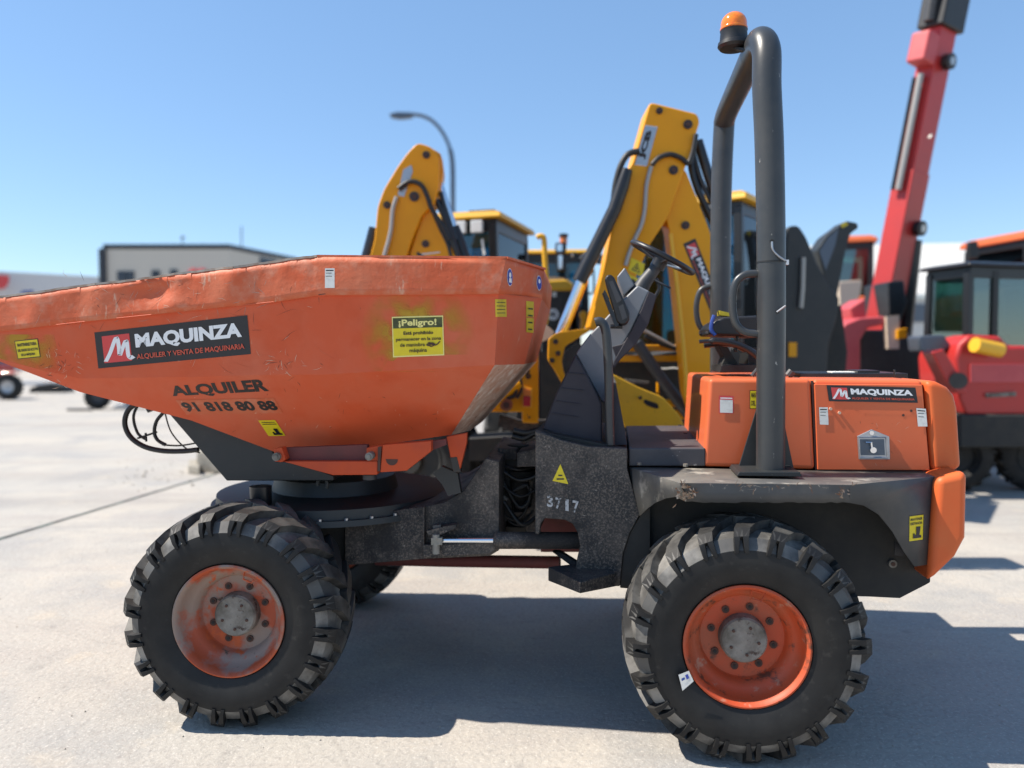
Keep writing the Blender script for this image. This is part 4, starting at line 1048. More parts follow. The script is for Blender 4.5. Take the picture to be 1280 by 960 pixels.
def big_wheel(parent, c, rad, wid, yaw, rim='yellow', tm='rubber'):
    w = hub_empty('wheel', parent, Matrix.Translation(c) @ Matrix.Rotation(R(-yaw), 4, 'Z')); base = WM[w]
    t = MB(tm); k = rad / .53
    t.lathe([(wid * .12, rad * .5), (0, rad * .6), (0, rad * .78), (wid * .08, rad * .92), (wid * .5, rad * .95), (wid * .92, rad * .92), (wid, rad * .78), (wid, rad * .6), (wid * .88, rad * .5)], (0, 0, 0), (0, 1, 0), 40)
    for s in (0, 1):
        for i in range(18):
            a = 2 * math.pi * (i + .5 * s) / 18
            def P(y, r, th): return Vector((r * math.sin(th), (wid - y) if s else y, r * math.cos(th)))
            A = [P(wid * .02, rad * .82, a - .04), P(wid * .02, rad * .90, a - .05), P(wid * .06, rad, a - .03), P(wid * .06, rad, a + .04), P(wid * .02, rad * .90, a + .06), P(wid * .02, rad * .82, a + .05)]
            B = [P(wid * .52, rad * .90, a + .20), P(wid * .52, rad * .94, a + .19), P(wid * .52, rad, a + .21), P(wid * .52, rad, a + .26), P(wid * .52, rad * .94, a + .28), P(wid * .52, rad * .90, a + .27)]
            t.prism(A, B)
    t.v = [base @ v for v in t.v]; t.build('tyre', w)
    r_ = MB(rim); r_.lathe([(wid * .10, rad * .52), (wid * .08, rad * .50), (wid * .25, rad * .44), (wid * .3, rad * .2), (wid * .2, rad * .18), (wid * .2, .001)], (0, 0, 0), (0, 1, 0), 32)
    r_.lathe([(wid * .5, rad * .48), (wid * .9, rad * .52)], (0, 0, 0), (0, 1, 0), 32)
    r_.v = [base @ v for v in r_.v]; r_.build('rim', w)
    return w
def cab(parent, c, yaw, wl, ws, z0, z1, roof, glass='glass_teal', side_glass=None, sill=.25, name='cab', rh=.12, lamps=True):
    """c: nearest lower corner (ground plan); wl: width of the face turned left, ws: length of the face turned right"""
    a = R(yaw); L_ = Vector((-math.cos(a), math.sin(a), 0)); S_ = Vector((math.sin(a), math.cos(a), 0)); o = Vector((c[0], c[1], 0))
    P = lambda s, t, z: o + L_ * s + S_ * t + Zv * z
    rot = Matrix(((L_.x, S_.x, 0), (L_.y, S_.y, 0), (0, 0, 1)))
    f = MB('cabblack')
    for (s, t) in ((0, 0), (wl, 0), (0, ws), (wl, ws)):
        f.beam(P(s, t, z0) + L_ * (.04 if s == 0 else -.04) + S_ * (.04 if t == 0 else -.04), P(s, t, z1) + L_ * (.06 if s == 0 else -.06) + S_ * (.05 if t == 0 else -.05), .09, .09, side=L_)
    f.box(P(wl / 2, ws / 2, z0 + sill / 2 - .05), (wl * .99, ws * .99, sill), rot)
    f.box(P(wl / 2, ws / 2, z1 - .02), (wl * .97, ws * .97, .14), rot)
    cb = f.build(name, parent, bevel=.012)
    g1 = MB(glass); g1.box(P(wl / 2, .035, (z0 + z1) / 2 + .05), (wl - .14, .012, z1 - z0 - .25), rot); g1.build('rear_window', cb)
    g2 = MB(side_glass or glass); g2.box(P(.035, ws / 2, (z0 + z1) / 2 + .05), (.012, ws - .14, z1 - z0 - .25), rot); g2.build('door_window', cb)
    g3 = MB(glass); g3.box(P(wl / 2, ws - .035, (z0 + z1) / 2 + .05), (wl - .14, .012, z1 - z0 - .25), rot); g3.build('windscreen', cb)
    g4 = MB(glass); g4.box(P(wl - .035, ws / 2, (z0 + z1) / 2 + .05), (.012, ws - .14, z1 - z0 - .25), rot); g4.build('door_window', cb)
    rf = MB(roof); k = .06
    A = [P(s, t, z1 + .05) for s, t in ((-k, -k), (wl + k, -k), (wl + k, ws + k), (-k, ws + k))]
    B = [P(s, t, z1 + .05 + rh) for s, t in ((.06, .10), (wl - .06, .10), (wl - .06, ws - .06), (.06, ws - .06))]
    m_ = [q.lerp(r, .12) + Zv * (rh * .45) for q, r in zip(A, B)]
    rf.prism(A, m_, None, True); rf.prism(m_, B); r_ = rf.build('roof', cb, bevel=.02)
    if lamps:
        for s in (.2, .38):
            lm = MB('lensclear'); lm.box(P(wl * s, -.05, z1 - .04), (.13, .06, .13), rot); lm.build('work_light', cb, bevel=.01)
    se_ = MB('vinyl'); se_.box(P(wl * .5, ws * .5, z0 + .30), (.5, .5, .2), rot); se_.box(P(wl * .5, ws * .62, z0 + .65), (.5, .14, .7), rot); se_.build('seat', cb, bevel=.04)
    sw_ = MB('black'); cc = P(wl * .5, ws * .85, z0 + .62); sw_.tube([cc + (L_ * math.cos(q) + S_ * math.sin(q) * .8 + Zv * math.sin(q) * .4) * .2 for q in [i * math.pi / 8 for i in range(16)]], .015, 8, closed=True); sw_.tube([cc, P(wl * .5, ws * .95, z0 + .2)], .03, 8); sw_.build('steering_wheel', cb)
    return cb, P, rot

# ---- backhoe behind the middle of the dumper
YB = 6.3
p0 = at_y(860, 700, YB)
B2 = thing('backhoe_loader', 'yellow backhoe loader whose folded boom rises between steering wheel and roll bar', 'backhoe loader', (p0.x, YB, 0), 0, 'yellow backhoe loaders parked behind the dumper')
st2 = rounded([(812, 127), (872, 142), (875, 152), (860, 200), (850, 228), (835, 272), (812, 306), (792, 354), (764, 412), (735, 412), (755, 335), (769, 262), (772, 224), (790, 205), (804, 156)], 7)
b = MB('yellow'); b.prism(ys(st2, YB), Yv * .34)
dip = b.build('dipper_arm', B2, bevel=.015)
b = MB('yellow'); b.prism(ys(rounded([(842, 205), (857, 212), (886, 284), (905, 350), (915, 470), (905, 530), (868, 520), (858, 492), (852, 430), (845, 360), (837, 290), (829, 262)], 6), YB + .06), Yv * .24)
boom = b.build('main_boom', B2, bevel=.012)
b = MB('yellow_roof'); b.tube([at_y(x, y, YB + .05) for x, y in ((838, 292), (846, 355), (853, 420), (857, 470), (858, 496))], .018, 8); b.build('boom_edge', boom, smooth=60)
b = MB('blackmetal'); b.prism(ys([(832, 270), (842, 250), (846, 275), (843, 296), (838, 290)], YB + .30), Yv * .06); b.build('boom_knuckle', boom)
pins(dip, [(824, 139)], YB, r=4); pins(dip, [(859.5, 156)], YB, r=5.5); pins(dip, [(841.5, 213)], YB, r=5.5); pins(dip, [(776.5, 224)], YB, r=3.5); pins(boom, [(856.5, 282)], YB + .06, r=5); pins(dip, [(804, 383)], YB, r=1)
decal('maker_plate', dip, yplane(YB), [(806.5, 156.5), (822, 158.5), (808.5, 208), (793.5, 206)], [('rect', 0, 0, 1, 1, 'offwhite'), ('rect', .0, .02, 1, .98, 'steel')])
# lettering runs along the plate
decal('maker_lettering', dip, yplane(YB), [(795.5, 201), (807.5, 160), (819, 162), (806.5, 203)], [('text', 'JCB', .06, .1, .94, .9, 'letter_black', .06)], off=.006)
maquinza('company_sign', boom, yplane(YB + .06), [(869, 298), (903, 385), (888, 390), (854, 305)])
decal('warning_label', dip, yplane(YB), [(789, 322), (806, 330), (803, 346), (785, 338)], [('rect', 0, 0, 1, 1, 'yel_sticker'), ('rect', .02, .02, .98, .98, 'yel_sticker'), ('poly', [(.2, .15), (.8, .15), (.5, .85)], 'ink'), ('poly', [(.3, .22), (.7, .22), (.5, .7)], 'yel_sticker'), ('disc', .5, .4, .06, .14, 'ink')])
decal('warning_label', dip, yplane(YB), [(784, 342), (801, 350), (797, 365), (781, 357)], [('rect', 0, 0, 1, 1, 'yel_sticker'), ('disc', .5, .5, .28, .3, 'ink')])
b = MB('blackmetal'); b.tube([at_y(x, y, YB - .05) for x, y in ((784, 212), (778, 232), (768, 262), (724, 352))], [.045, .055, .055, .06], 16)
ram2 = b.build('dipper_ram', B2, smooth=50)
b = MB('chrome'); b.tube([at_y(x, y, YB - .05) for x, y in ((727, 346), (698, 418))], .034, 14); b.build('ram_rod', ram2, smooth=60)
b = MB('yellow_worn'); b.tube([at_y(x, y, YB + .12) for x, y in ((733, 350), (706, 416))], .02, 10); b.build('guide_rod', ram2)
b = MB('pipe'); b.tube([at_y(x, y, YB - .06) for x, y in ((771, 268), (742, 330))], .018, 8); b.build('ram_pipe', ram2)
b = MB('hose')
b.tube(spline([at_y(x, y, YB - .03) for x, y in ((799, 189), (785, 193), (776, 207), (770, 228), (767, 250))], 6), .026, 10); b.build('hydraulic_hose', dip, smooth=60)
b = MB('hose'); b.tube(spline([at_y(x, y, YB - .03) for x, y in ((815, 206), (824, 197), (838, 193), (852, 198), (860, 204), (866, 190), (870, 168))], 6), .020, 10); b.build('hydraulic_hose', dip, smooth=60)
b = MB('pipe'); b.tube(spline([at_y(x, y, YB - .02) for x, y in ((814, 208), (808, 232), (806, 260), (802, 280), (794, 298), (786, 318), (782, 332))], 5), .018, 8); b.build('hydraulic_pipe', dip, smooth=60)
for pts, r in (([(868, 168), (864, 205), (872, 236), (884, 262), (892, 280)], .030), ([(872, 176), (884, 215), (896, 250), (904, 275)], .042), ([(866, 190), (876, 225), (890, 255), (897, 270)], .020)):
    b = MB('blackmetal'); b.tube(spline([at_y(x, y, YB + .14) for x, y in pts], 5), r, 10); b.build('boom_hose', boom, smooth=60)
b = MB('yellow'); b.prism(ys(rounded([(686, 423), (697, 415.5), (735, 410.5), (738, 413), (706, 433), (702, 452), (705, 467), (728, 500), (718, 505), (692, 460), (685, 450)], 4), YB - .12), Yv * .1); lk = b.build('bucket_link', B2, bevel=.008)
pins(lk, [(694.5, 427), (697.5, 441.5), (690, 450.5)], YB - .12, r=3.2)
b = MB('blackmetal'); b.prism(ys([(706, 440), (722, 428), (728, 432), (712, 462), (722, 480), (712, 478), (704, 462)], YB - .04), Yv * .05); b.build('link_ram', lk)
b = MB('black'); b.tube(spline([at_y(x, y, YB + .3) for x, y in ((726, 325), (735, 318), (738, 335), (733, 345), (724, 340))], 5), .025, 8); b.build('work_light', B2)
# chassis, frame rails, front loader arm
b = MB('inner')
b.prism(ys([(650, 470), (868, 436), (880, 560), (640, 600)], YB + .75), Yv * 1.2); b.build('engine_block', B2)
for y0, y1 in ((431, 439), (444, 452)):
    b = MB('yellow'); b.prism(ys([(770, y1), (862, y1), (862, y0), (776, y0)], YB + .42), Yv * .12); b.build('frame_rail', B2, bevel=.008)
for y0, y1 in ((500, 509), (513, 524)):
    b = MB('yellow'); b.prism(ys([(835, y1), (872, y1), (872, y0), (830, y0)], YB + .42), Yv * .12); b.build('frame_rail', B2, bevel=.008)
b = MB('yellow_worn'); b.prism(ys(rounded([(762, 466), (771, 470), (798, 484), (828, 496), (850, 520), (856, 535), (782, 536), (766, 500)], 5), YB - .25), Yv * .14); arm = b.build('stabiliser_arm', B2, bevel=.012)
b = MB('ink'); b.prism(ys(rounded([(806, 499), (822, 504.5), (824, 510), (820, 511), (808, 506.5), (804, 502)], 2), YB - .252), Yv * -.002); b.build('arm_slot', arm)
pins(arm, [(800, 497), (768, 491)], YB - .25, r=2.2)
b = MB('pipe'); b.tube([at_y(x, y, YB - .25) for x, y in ((764, 470), (768, 478), (766, 486))], .012, 6); b.build('arm_clip', arm)
for pts, r, m in (([(803, 412), (825, 424), (853, 440)], .016, 'pipe'), ([(796, 428), (812, 452), (832, 480), (862, 520)], .05, 'dark'), ([(806, 420), (828, 430), (852, 438)], .02, 'hose')):
    b = MB(m); b.tube(spline([at_y(x, y, YB + .36) for x, y in pts], 5), r, 8); b.build('hydraulic_hose', B2, smooth=60)
b = MB('offwhite'); b.tube([at_y(x, y, YB + .7) for x, y in ((818, 459.5), (830, 461), (842, 460), (852, 461.5))], .009, 6); b.build('cable', B2)
b = MB('fender'); b.prism(ys([(782, 474), (812, 477), (810, 480), (784, 478)], YB + .6), Yv * .12); b.build('side_plate', B2)
b = MB('yellow'); b.prism(ys([(822, 478), (824, 478), (824, 500), (822, 500)], YB + .6), Yv * .06); b.build('tie_rod', B2)
cc = at_y(926, 470, 8.0)
cb2, P2_, r2_ = cab(B2, (cc.x, cc.y), 36, 1.5, 1.15, 1.62, 3.28, 'yellow_roof', 'glass_teal', 'glass_dark')
b = MB('dark'); b.box(P2_(.75, .5, 1.45), (1.5, 1.2, .35), r2_); b.build('cab_base', cb2, bevel=.02)
b = MB('offwhite'); b.tube([P2_(.12, -.06, 2.5), P2_(.30, -.08, 3.0)], .012, 6); b.tube([P2_(.05, -.06, 2.42), P2_(.22, -.07, 2.40)], .02, 6); b.build('window_wiper', cb2)
b = MB('yel_worn'); b.box(P2_(.2, -.10, 2.85), (.10, .03, .10), r2_); b.build('cab_sticker', cb2)
for x, wy in ((745, 0), (905, 0)):
    big_wheel(B2, at_y(x, 560, YB + 1.1) * 1.0 + Vector((0, 0, .75 - at_y(x, 560, YB + 1.1).z)), .75, .45, 36)
# ---- backhoe behind the skip
YA = 7.0
p1 = at_y(560, 640, YA)
B1 = thing('backhoe_loader', 'yellow backhoe loader with cab, standing behind the skip, its boom top nearest the street lamp', 'backhoe loader', (p1.x, YA, 0), 0, 'yellow backhoe loaders parked behind the dumper')
b = MB('yellow'); b.prism(ys(rounded([(522, 178), (540, 184), (549, 196), (549, 232), (543, 256), (528, 268), (515, 300), (500, 345), (490, 420), (450, 440), (460, 330), (468, 300), (472, 258), (480, 236), (497, 208), (510, 190)], 6), YA), Yv * .30)
d1 = b.build('dipper_arm', B1, bevel=.015)
b = MB('yellow'); b.prism(ys(rounded([(531, 262), (537, 258), (552, 285), (572, 325), (600, 420), (560, 430), (520, 350), (512, 318), (520, 292)], 4), YA + .05), Yv * .22)
bm1 = b.build('main_boom', B1, bevel=.012)
b = MB('yellow'); b.prism(ys(rounded([(541, 186), (551, 192), (554, 215), (550, 240), (544, 256), (538, 258), (541, 225)], 3), YA + .08), Yv * .2); b.build('boom_head_cheek', d1, bevel=.01)
pins(d1, [(533, 194)], YA, r=4.5); pins(d1, [(518, 246)], YA, r=6); pins(d1, [(484, 256.5)], YA, r=4.5); pins(bm1, [(532, 305)], YA + .05, r=4.5)
b = MB('steel'); b.prism(ys([(504, 212), (514, 206), (516, 214), (505, 246), (497, 244), (500, 230)], YA - .005), Yv * .02); b.build('maker_plate', d1)
b = MB('hose'); b.tube(spline([at_y(x, y, YA - .04) for x, y in ((498, 236), (512, 227), (526, 231), (534, 245), (540, 262), (552, 280), (562, 300))], 6), .022, 10); b.build('hydraulic_hose', d1, smooth=60)
b = MB('pipe'); b.tube(spline([at_y(x, y, YA - .03) for x, y in ((496, 246), (491, 262), (489, 285), (486, 300), (481, 318), (478, 335))], 6), .020, 8); b.build('hydraulic_pipe', d1, smooth=60)
b = MB('chrome'); b.tube([at_y(x, y, YA + .16) for x, y in ((547, 222), (570, 292))], .032, 12); rr1 = b.build('boom_ram_rod', B1)
b = MB('blackmetal'); b.tube([at_y(x, y, YA + .16) for x, y in ((567, 284), (574, 302), (588, 345))], [.055, .06, .06], 14); b.build('ram_body', rr1)
for pts, r in (([(546, 250), (556, 272), (566, 300), (576, 330)], .03), ([(551, 240), (558, 268), (570, 300)], .02), ([(540, 262), (550, 285), (560, 306), (566, 330)], .02)):
    b = MB('blackmetal'); b.tube(spline([at_y(x, y, YA + .06) for x, y in pts], 5), r, 8); b.build('boom_hose', bm1, smooth=60)
b = MB('blackmetal'); b.tube([at_y(x, y, YA + .10) for x, y in ((468, 285), (456, 330))], .05, 10); b.build('dipper_ram', B1)
b = MB('ink'); b.prism(ys([(521, 315), (523, 315), (530, 320), (529, 322), (521, 319)], YA + .048), Yv * -.002); b.prism(ys([(526, 317), (550, 314.5), (550, 316), (527, 319)], YA + .048), Yv * -.002, 'offwhite'); b.build('boom_marking', bm1)
cc = at_y(622, 470, 8.2)
cb1, P1_, r1_ = cab(B1, (cc.x, cc.y), 17, 1.05, 1.25, 1.6, 3.13, 'yellow_roof', 'glass_teal', 'glass_red_reflection', rh=.10)
b = MB('dark'); b.box(P1_(.5, .5, 1.4), (1.0, 1.0, .4), r1_); b.build('cab_base', cb1, bevel=.02)
b = MB('black'); b.box(P1_(.25, .4, 3.30), (.3, .4, .03), r1_); b.build('roof_hatch', cb1, bevel=.01)
decal('door_sticker', cb1, Surf(fr=Frame((P1_(0, 0, 0) - Vector((math.sin(R(17)), math.cos(R(17)), 0)) * 0).to_2d(), 17), v=-.03), [(601, 300), (604, 298), (607, 318), (604, 320)], [('rect', 0, 0, 1, 1, 'offwhite')])
# rear frame with stabiliser legs
YS = 6.35
b = MB('yellow'); b.prism(ys([(667, 395), (673, 396), (673, 529), (653, 528.5), (653, 515), (612, 515), (604, 500), (640, 470), (654, 462), (664, 450)], YS), Yv * .22)
fr1 = b.build('rear_frame', B1, bevel=.008)
for i in range(22):
    pass
b = MB('ink'); b.prism(ys([(673.6, 396), (676, 397), (676, 524), (673.6, 524)], YS + .02), Yv * .1); b.build('leg_slide', fr1)
decal('fleet_number', fr1, yplane(YS), [(652, 447), (668, 447), (668, 475), (652, 475)], [('text', '7', .35, .72, .75, 1, 'letter_black', .04), ('text', '6', .30, .05, .75, .45, 'letter_black', .05)])
b = MB('yellow_roof'); b.prism(ys([(652.5, 482), (665.5, 486), (664.5, 510), (652.5, 509)], YS - .002), Yv * -.012); tl = b.build('tail_light', fr1, bevel=.003)
b = MB('lensred'); b.prism(ys([(654, 494.5), (663.5, 495.5), (663, 508), (654, 507.5)], YS - .014), Yv * -.012); b.build('red_lens', tl, bevel=.004)
b = MB('lensamber'); b.prism(ys([(654, 484.5), (663.7, 487.5), (663.5, 494.5), (654, 493.5)], YS - .014), Yv * -.012); b.build('amber_lens', tl, bevel=.004)
pins(fr1, [(661.5, 521.5)], YS, r=2.5, m='yellow'); pins(fr1, [(633, 506)], YS - .05, r=8, m='hub_disc')
b = MB('yellow'); b.tube(spline([at_y(x, y, YS - .03) for x, y in ((618, 508), (628, 494), (640, 484), (650, 478))], 5), .05, 10); b.build('frame_tube', fr1)
b = MB('hose'); b.tube(spline([at_y(x, y, YS - .05) for x, y in ((640, 478), (645, 490), (638, 497), (626, 492))], 5), .016, 8); b.tube(spline([at_y(x, y, YS - .05) for x, y in ((650, 470), (652, 486), (646, 498))], 5), .012, 8); split(b, 'hydraulic_hose', fr1, merge=False)
b = MB('inner'); b.prism(ys([(586, 549), (640, 546), (690, 546), (690, 574), (640, 576), (586, 576)], YS + .5), Yv * .5); b.build('axle_beam', B1)
b = MB('inner'); b.prism(ys([(676, 440), (708, 440), (708, 560), (676, 560)], YS + .6), Yv * .5); b.build('rear_mudguard', B1)
b = MB('frame'); b.prism(ys([(625, 519), (655, 528), (690, 526), (690, 534), (640, 540), (622, 532)], YS + .1), Yv * .2); b.build('stabiliser_foot', B1)
for x in (505, 700):
    q = at_y(x, 560, YS + 1.0); big_wheel(B1, Vector((q.x, q.y, .72)), .72, .42, 17, 'inner')
b = MB('red'); b.prism(ys(rounded([(676, 404), (684, 407), (693, 415), (688, 423), (676, 428)], 2), YS + .35), Yv * .2, 'cream'); b.build('lamp_housing', B1, bevel=.02)

# ---- loader standing between the two backhoes
YL = 10.5
p2 = at_y(705, 600, YL)
L3 = thing('wheel_loader', 'yellow loader seen from behind with round speed plate reading 40 on its black grille', 'loader', (p2.x, YL, 0), 0)
b = MB('cabblack'); b.prism(ys([(676, 362), (724, 362), (728, 470), (676, 470)], YL), Yv * 1.2); gl3 = b.build('rear_grille', L3, bevel=.02)
for i in range(9):
    b = MB('dark'); y = 372 + i * 4.0
    if not 384 < y < 402: b.prism(ys([(680, y), (702, y), (702, y + 1.4), (680, y + 1.4)], YL - .002), Yv * -.012); b.build('grille_slat', gl3)
decal('speed_plate', gl3, yplane(YL - .005), [(683, 385), (699, 385), (699, 401), (683, 401)], [('disc', .5, .5, .46, .46, 'white'), ('disc', .5, .5, .40, .40, 'ink'), ('disc', .5, .5, .38, .38, 'white'), ('text', '40', .24, .27, .76, .73, 'ink', .05)])
b = MB('offwhite'); b.prism(ys([(690, 365), (695.5, 365), (695.5, 371), (690, 371)], YL - .004), Yv * -.01); b.build('number_plate', gl3)
b = MB('yellow_roof'); b.prism(ys(rounded([(676, 351), (708, 349), (718, 356), (713, 363), (676, 363)], 3), YL - .05), Yv * 1.3); b.build('engine_hood', L3, bevel=.04)
b = MB('pipe'); b.prism(ys([(686, 346), (706, 347), (706, 351), (686, 351)], YL + .3), Yv * .4); b.build('hood_intake', L3)
b = MB('yellow'); b.prism(ys([(713, 362), (719, 358), (721, 412), (715, 412)], YL), Yv * .2); b.build('hood_side', L3)
cc = at_y(736, 460, YL + 1.0)
cb3, P3_, r3_ = cab(L3, (cc.x, cc.y), 4, 1.05, 1.3, 2.2, 3.18, 'yellow_roof', 'glass_teal', 'glass_teal', sill=.3, rh=.07, lamps=False)
b = MB('amber'); c = at_y(704.5, 302, YL - .1); b.lathe([(-.04, .05), (0, .05), (.05, .05), (.07, .03), (.075, .001)], c, (0, 0, 1), 16); b.build('beacon', cb3)
b = MB('black'); b.lathe([(-.02, .06), (.02, .06), (.025, .03)], c + Zv * .08, (0, 0, 1), 16, caps=True); b.build('beacon_cap', cb3)
for (x0, y0, x1, y1) in ((694, 303, 708, 316), (696, 317, 708, 338), (712, 315, 722, 323), (745, 318, 758, 330)):
    b = MB('black'); b.prism(ys(rounded([(x0, y0), (x1, y0), (x1, y1), (x0, y1)], 3), YL - .3), Yv * .06); mr_ = b.build('rear_mirror', L3, bevel=.01)
    b = MB('chrome'); b.prism(ys(rounded([(x0 + 2, y0 + 2), (x1 - 5, y0 + 2), (x1 - 5, y1 - 2), (x0 + 2, y1 - 2)], 1.5), YL - .301), Yv * -.003); b.build('mirror_glass', mr_)
b = MB('yellow_worn'); b.tube(spline([at_y(x, y, 8.0) for x, y in ((671, 297), (676, 295), (680, 299), (681, 320), (683, 355), (684, 385), (682, 402), (678, 405))], 5), .028, 8); b.build('grab_rail', B1, smooth=60)
for x0, x1 in ((736, 739), (739, 742)):
    pass
b = MB('black'); b.tube(spline([at_y(x, y, YL) for x, y in ((735, 338), (740, 335), (742, 340), (742, 362), (739, 367), (735, 366))], 4), .016, 6); b.build('step_rail', L3, smooth=60)
b = MB('yellow'); b.prism(ys(rounded([(724, 392), (729, 388), (734, 391), (733, 396), (731, 412), (726, 412), (727, 398)], 1.5), 9.2), Yv * .1); b.build('fender_post', L3, bevel=.01)
for x in (668, 742):
    q = at_y(x, 520, YL + .6); big_wheel(L3, Vector((q.x, q.y, .75)), .75, .45, 4)
b = MB('inner'); b.prism(ys([(680, 468), (726, 468), (726, 545), (680, 545)], YL + .2), Yv * 2.0); b.build('chassis', L3)

# ---- right: black backhoe arms
YD = 9.0
p3 = at_y(1015, 560, YD)
K = thing('excavator', 'dark folded digger arm and bucket, out of focus just right of the roll bar', 'digger attachment', (p3.x, YD, 0), 0)
b = MB('frame_clean'); b.prism(ys(rounded([(984, 283), (998, 281), (1008, 296), (1022, 330), (1036, 355), (1050, 372), (1046, 400), (1036, 430), (1034, 466), (990, 520), (975, 520), (978, 400)], 6), YD), Yv * .4); ka = b.build('lower_arm', K, bevel=.02)
b = MB('frame_clean'); b.prism(ys(rounded([(1022, 312), (1034, 294), (1048, 284), (1058, 276), (1072, 279), (1073, 285), (1063, 292), (1056, 318), (1050, 350), (1046, 372), (1030, 345)], 3), YD + .25), Yv * .3); kb = b.build('upper_arm', K, bevel=.015)
b = MB('steel'); b.prism(ys([(1024, 314), (1035, 297), (1048, 286), (1044, 306), (1032, 338)], YD + .245), Yv * -.004, 'lamp_metal'); b.build('arm_plate', kb)
b = MB('yel_worn'); b.prism(ys([(1050, 280), (1057, 277), (1060, 281), (1053, 285)], YD + .24), Yv * -.01); b.build('arm_decal', kb)
b = MB('pipe'); b.tube([at_y(x, y, YD - .03) for x, y in ((1004, 322), (1003, 360), (1001, 385))], .03, 8); b.build('arm_pipe', ka)
b = MB('inner'); b.prism(ys([(984, 470), (1052, 380), (1060, 440), (1050, 560), (984, 600)], YD + .5), Yv * .6); b.build('pedestal', K, bevel=.02)
b = MB('yellow'); b.prism(ys([(986, 428), (996, 428), (996, 446), (986, 446)], YD - .02), Yv * .1); b.build('marker_plate', ka)
q = at_y(1012, 560, YD + .2); b = MB('inner'); b.lathe([(0, .30), (.02, .34), (.35, .34), (.37, .30)], Vector((q.x - .1, q.y, .34)), (0, 1, 0), 32, caps=True); b.build('support_wheel', K)

# ---- right: red telehandler with raised boom
YT = 12.0
p4 = at_y(1125, 600, YT)
TH = thing('telehandler', 'red telehandler with long boom raised high into the sky at the right', 'telehandler', (p4.x, YT, 0), 0)
bo0 = at_y(1103, 405, YT); bo1 = at_y(1176, 34, YT - .3)
b = MB('red'); dd = (bo1 - bo0).normalized()
side = Vector((math.cos(R(30)), math.sin(R(30)), 0))
b.beam(bo0, bo1, .39, .29, side=side)
# the boom tapers: thicker lower section
b.beam(bo0 - dd * .3, bo0.lerp(bo1, .52), .42, .32, side=side)
tb_ = b.build('telescopic_boom', TH, bevel=.015)
def along(t, u=0, v=0):
    p = bo0.lerp(bo1, t); x = (side - dd * side.dot(dd)).normalized(); y = dd.cross(x); return p + x * u + y * v
b = MB('black'); b.beam(along(.985), along(1.14), .55, .42, side=side); bh = b.build('boom_head', TH, bevel=.03)
b = MB('dark'); b.tube([along(1.0, -.30, 0), along(1.10, -.34, 0)], .08, 10); b.build('head_ram', bh)
b = MB('redlight'); b.beam(along(.86, -.32, 0), along(.96, -.30, 0), .28, .30, side=side); b.build('head_bracket', tb_, bevel=.04)
fl_ = 1 if (dd.cross(side)).y < 0 else -1
for (t, u) in ((.88, .02), (.335, .12)):
    b = MB('black'); c = along(t, u, .0); nn = dd.cross((side - dd * side.dot(dd)).normalized()); nn = nn if nn.y < 0 else -nn; b.cyl(c + nn * .18, c + nn * .27, .115, 20); b.cyl(c + nn * .27, c + nn * .285, .06, 12, 'steel'); b.build('pivot_pin', tb_)
b = MB('pipe'); b.tube([along(.83, -.28, -.02), along(.45, -.28, -.02)], .045, 10); b.build('hose_pipe', tb_, smooth=60)
b = MB('blackmetal'); b.tube([along(.82, -.30, .06), along(.45, -.30, .06)], .03, 8); b.build('hose_pipe', tb_, smooth=60)
b = MB('offwhite'); b.beam(along(.62, .03, 0) - Yv * .30, along(.63, .03, 0) - Yv * .30, .08, .01); b.build('boom_sticker', tb_)
b = MB('blackmetal'); b.tube([along(.30, .25, -.10), at_y(1126, 470, YT + .1)], .10, 14); b.build('lift_ram', TH)
b = MB('black'); b.prism(ys(rounded([(1110, 352), (1130, 350), (1134, 380), (1126, 402), (1112, 400)], 3), YT - .5), Yv * .8); b.build('boom_pivot', TH, bevel=.02)
b = MB('redlight'); pts = [(1045, 475), (1045, 425), (1056, 405), (1076, 397), (1106, 395), (1110, 405), (1085, 410), (1076, 425), (1076, 475)]
b.prism(ys(pts, YT - 1.2), Yv * .9); b.build('wheel_fender', TH, bevel=.03)
q = at_y(1090, 500, YT - 1.1); big_wheel(TH, Vector((q.x, q.y, .62)), .62, .45, 20, 'red')
q = at_y(1175, 500, YT - 1.0); big_wheel(TH, Vector((q.x + .2, q.y, .62)), .62, .45, 20, 'red')
b = MB('dark'); b.prism(ys([(1076, 412), (1128, 412), (1170, 440), (1170, 560), (1076, 560)], YT - .6), Yv * 1.6); b.build('chassis', TH, bevel=.03)
b = MB('concrete_block'); b.prism(ys([(1108, 396), (1124, 394), (1124, 436), (1110, 436)], YT - 1.25), Yv * .1, 'cream'); b.build('mud_flap', TH)
b = MB('redlight'); b.prism(ys([(1062, 385), (1082, 372), (1084, 402), (1066, 402)], YT - .8), Yv * .5); b.build('tool_box', TH, bevel=.03)
b = MB('yellow'); b.prism(ys([(1122, 412), (1134, 410), (1134, 422), (1122, 424)], YT - 1.3), Yv * .1); b.build('reflector_plate', TH, bevel=.01)

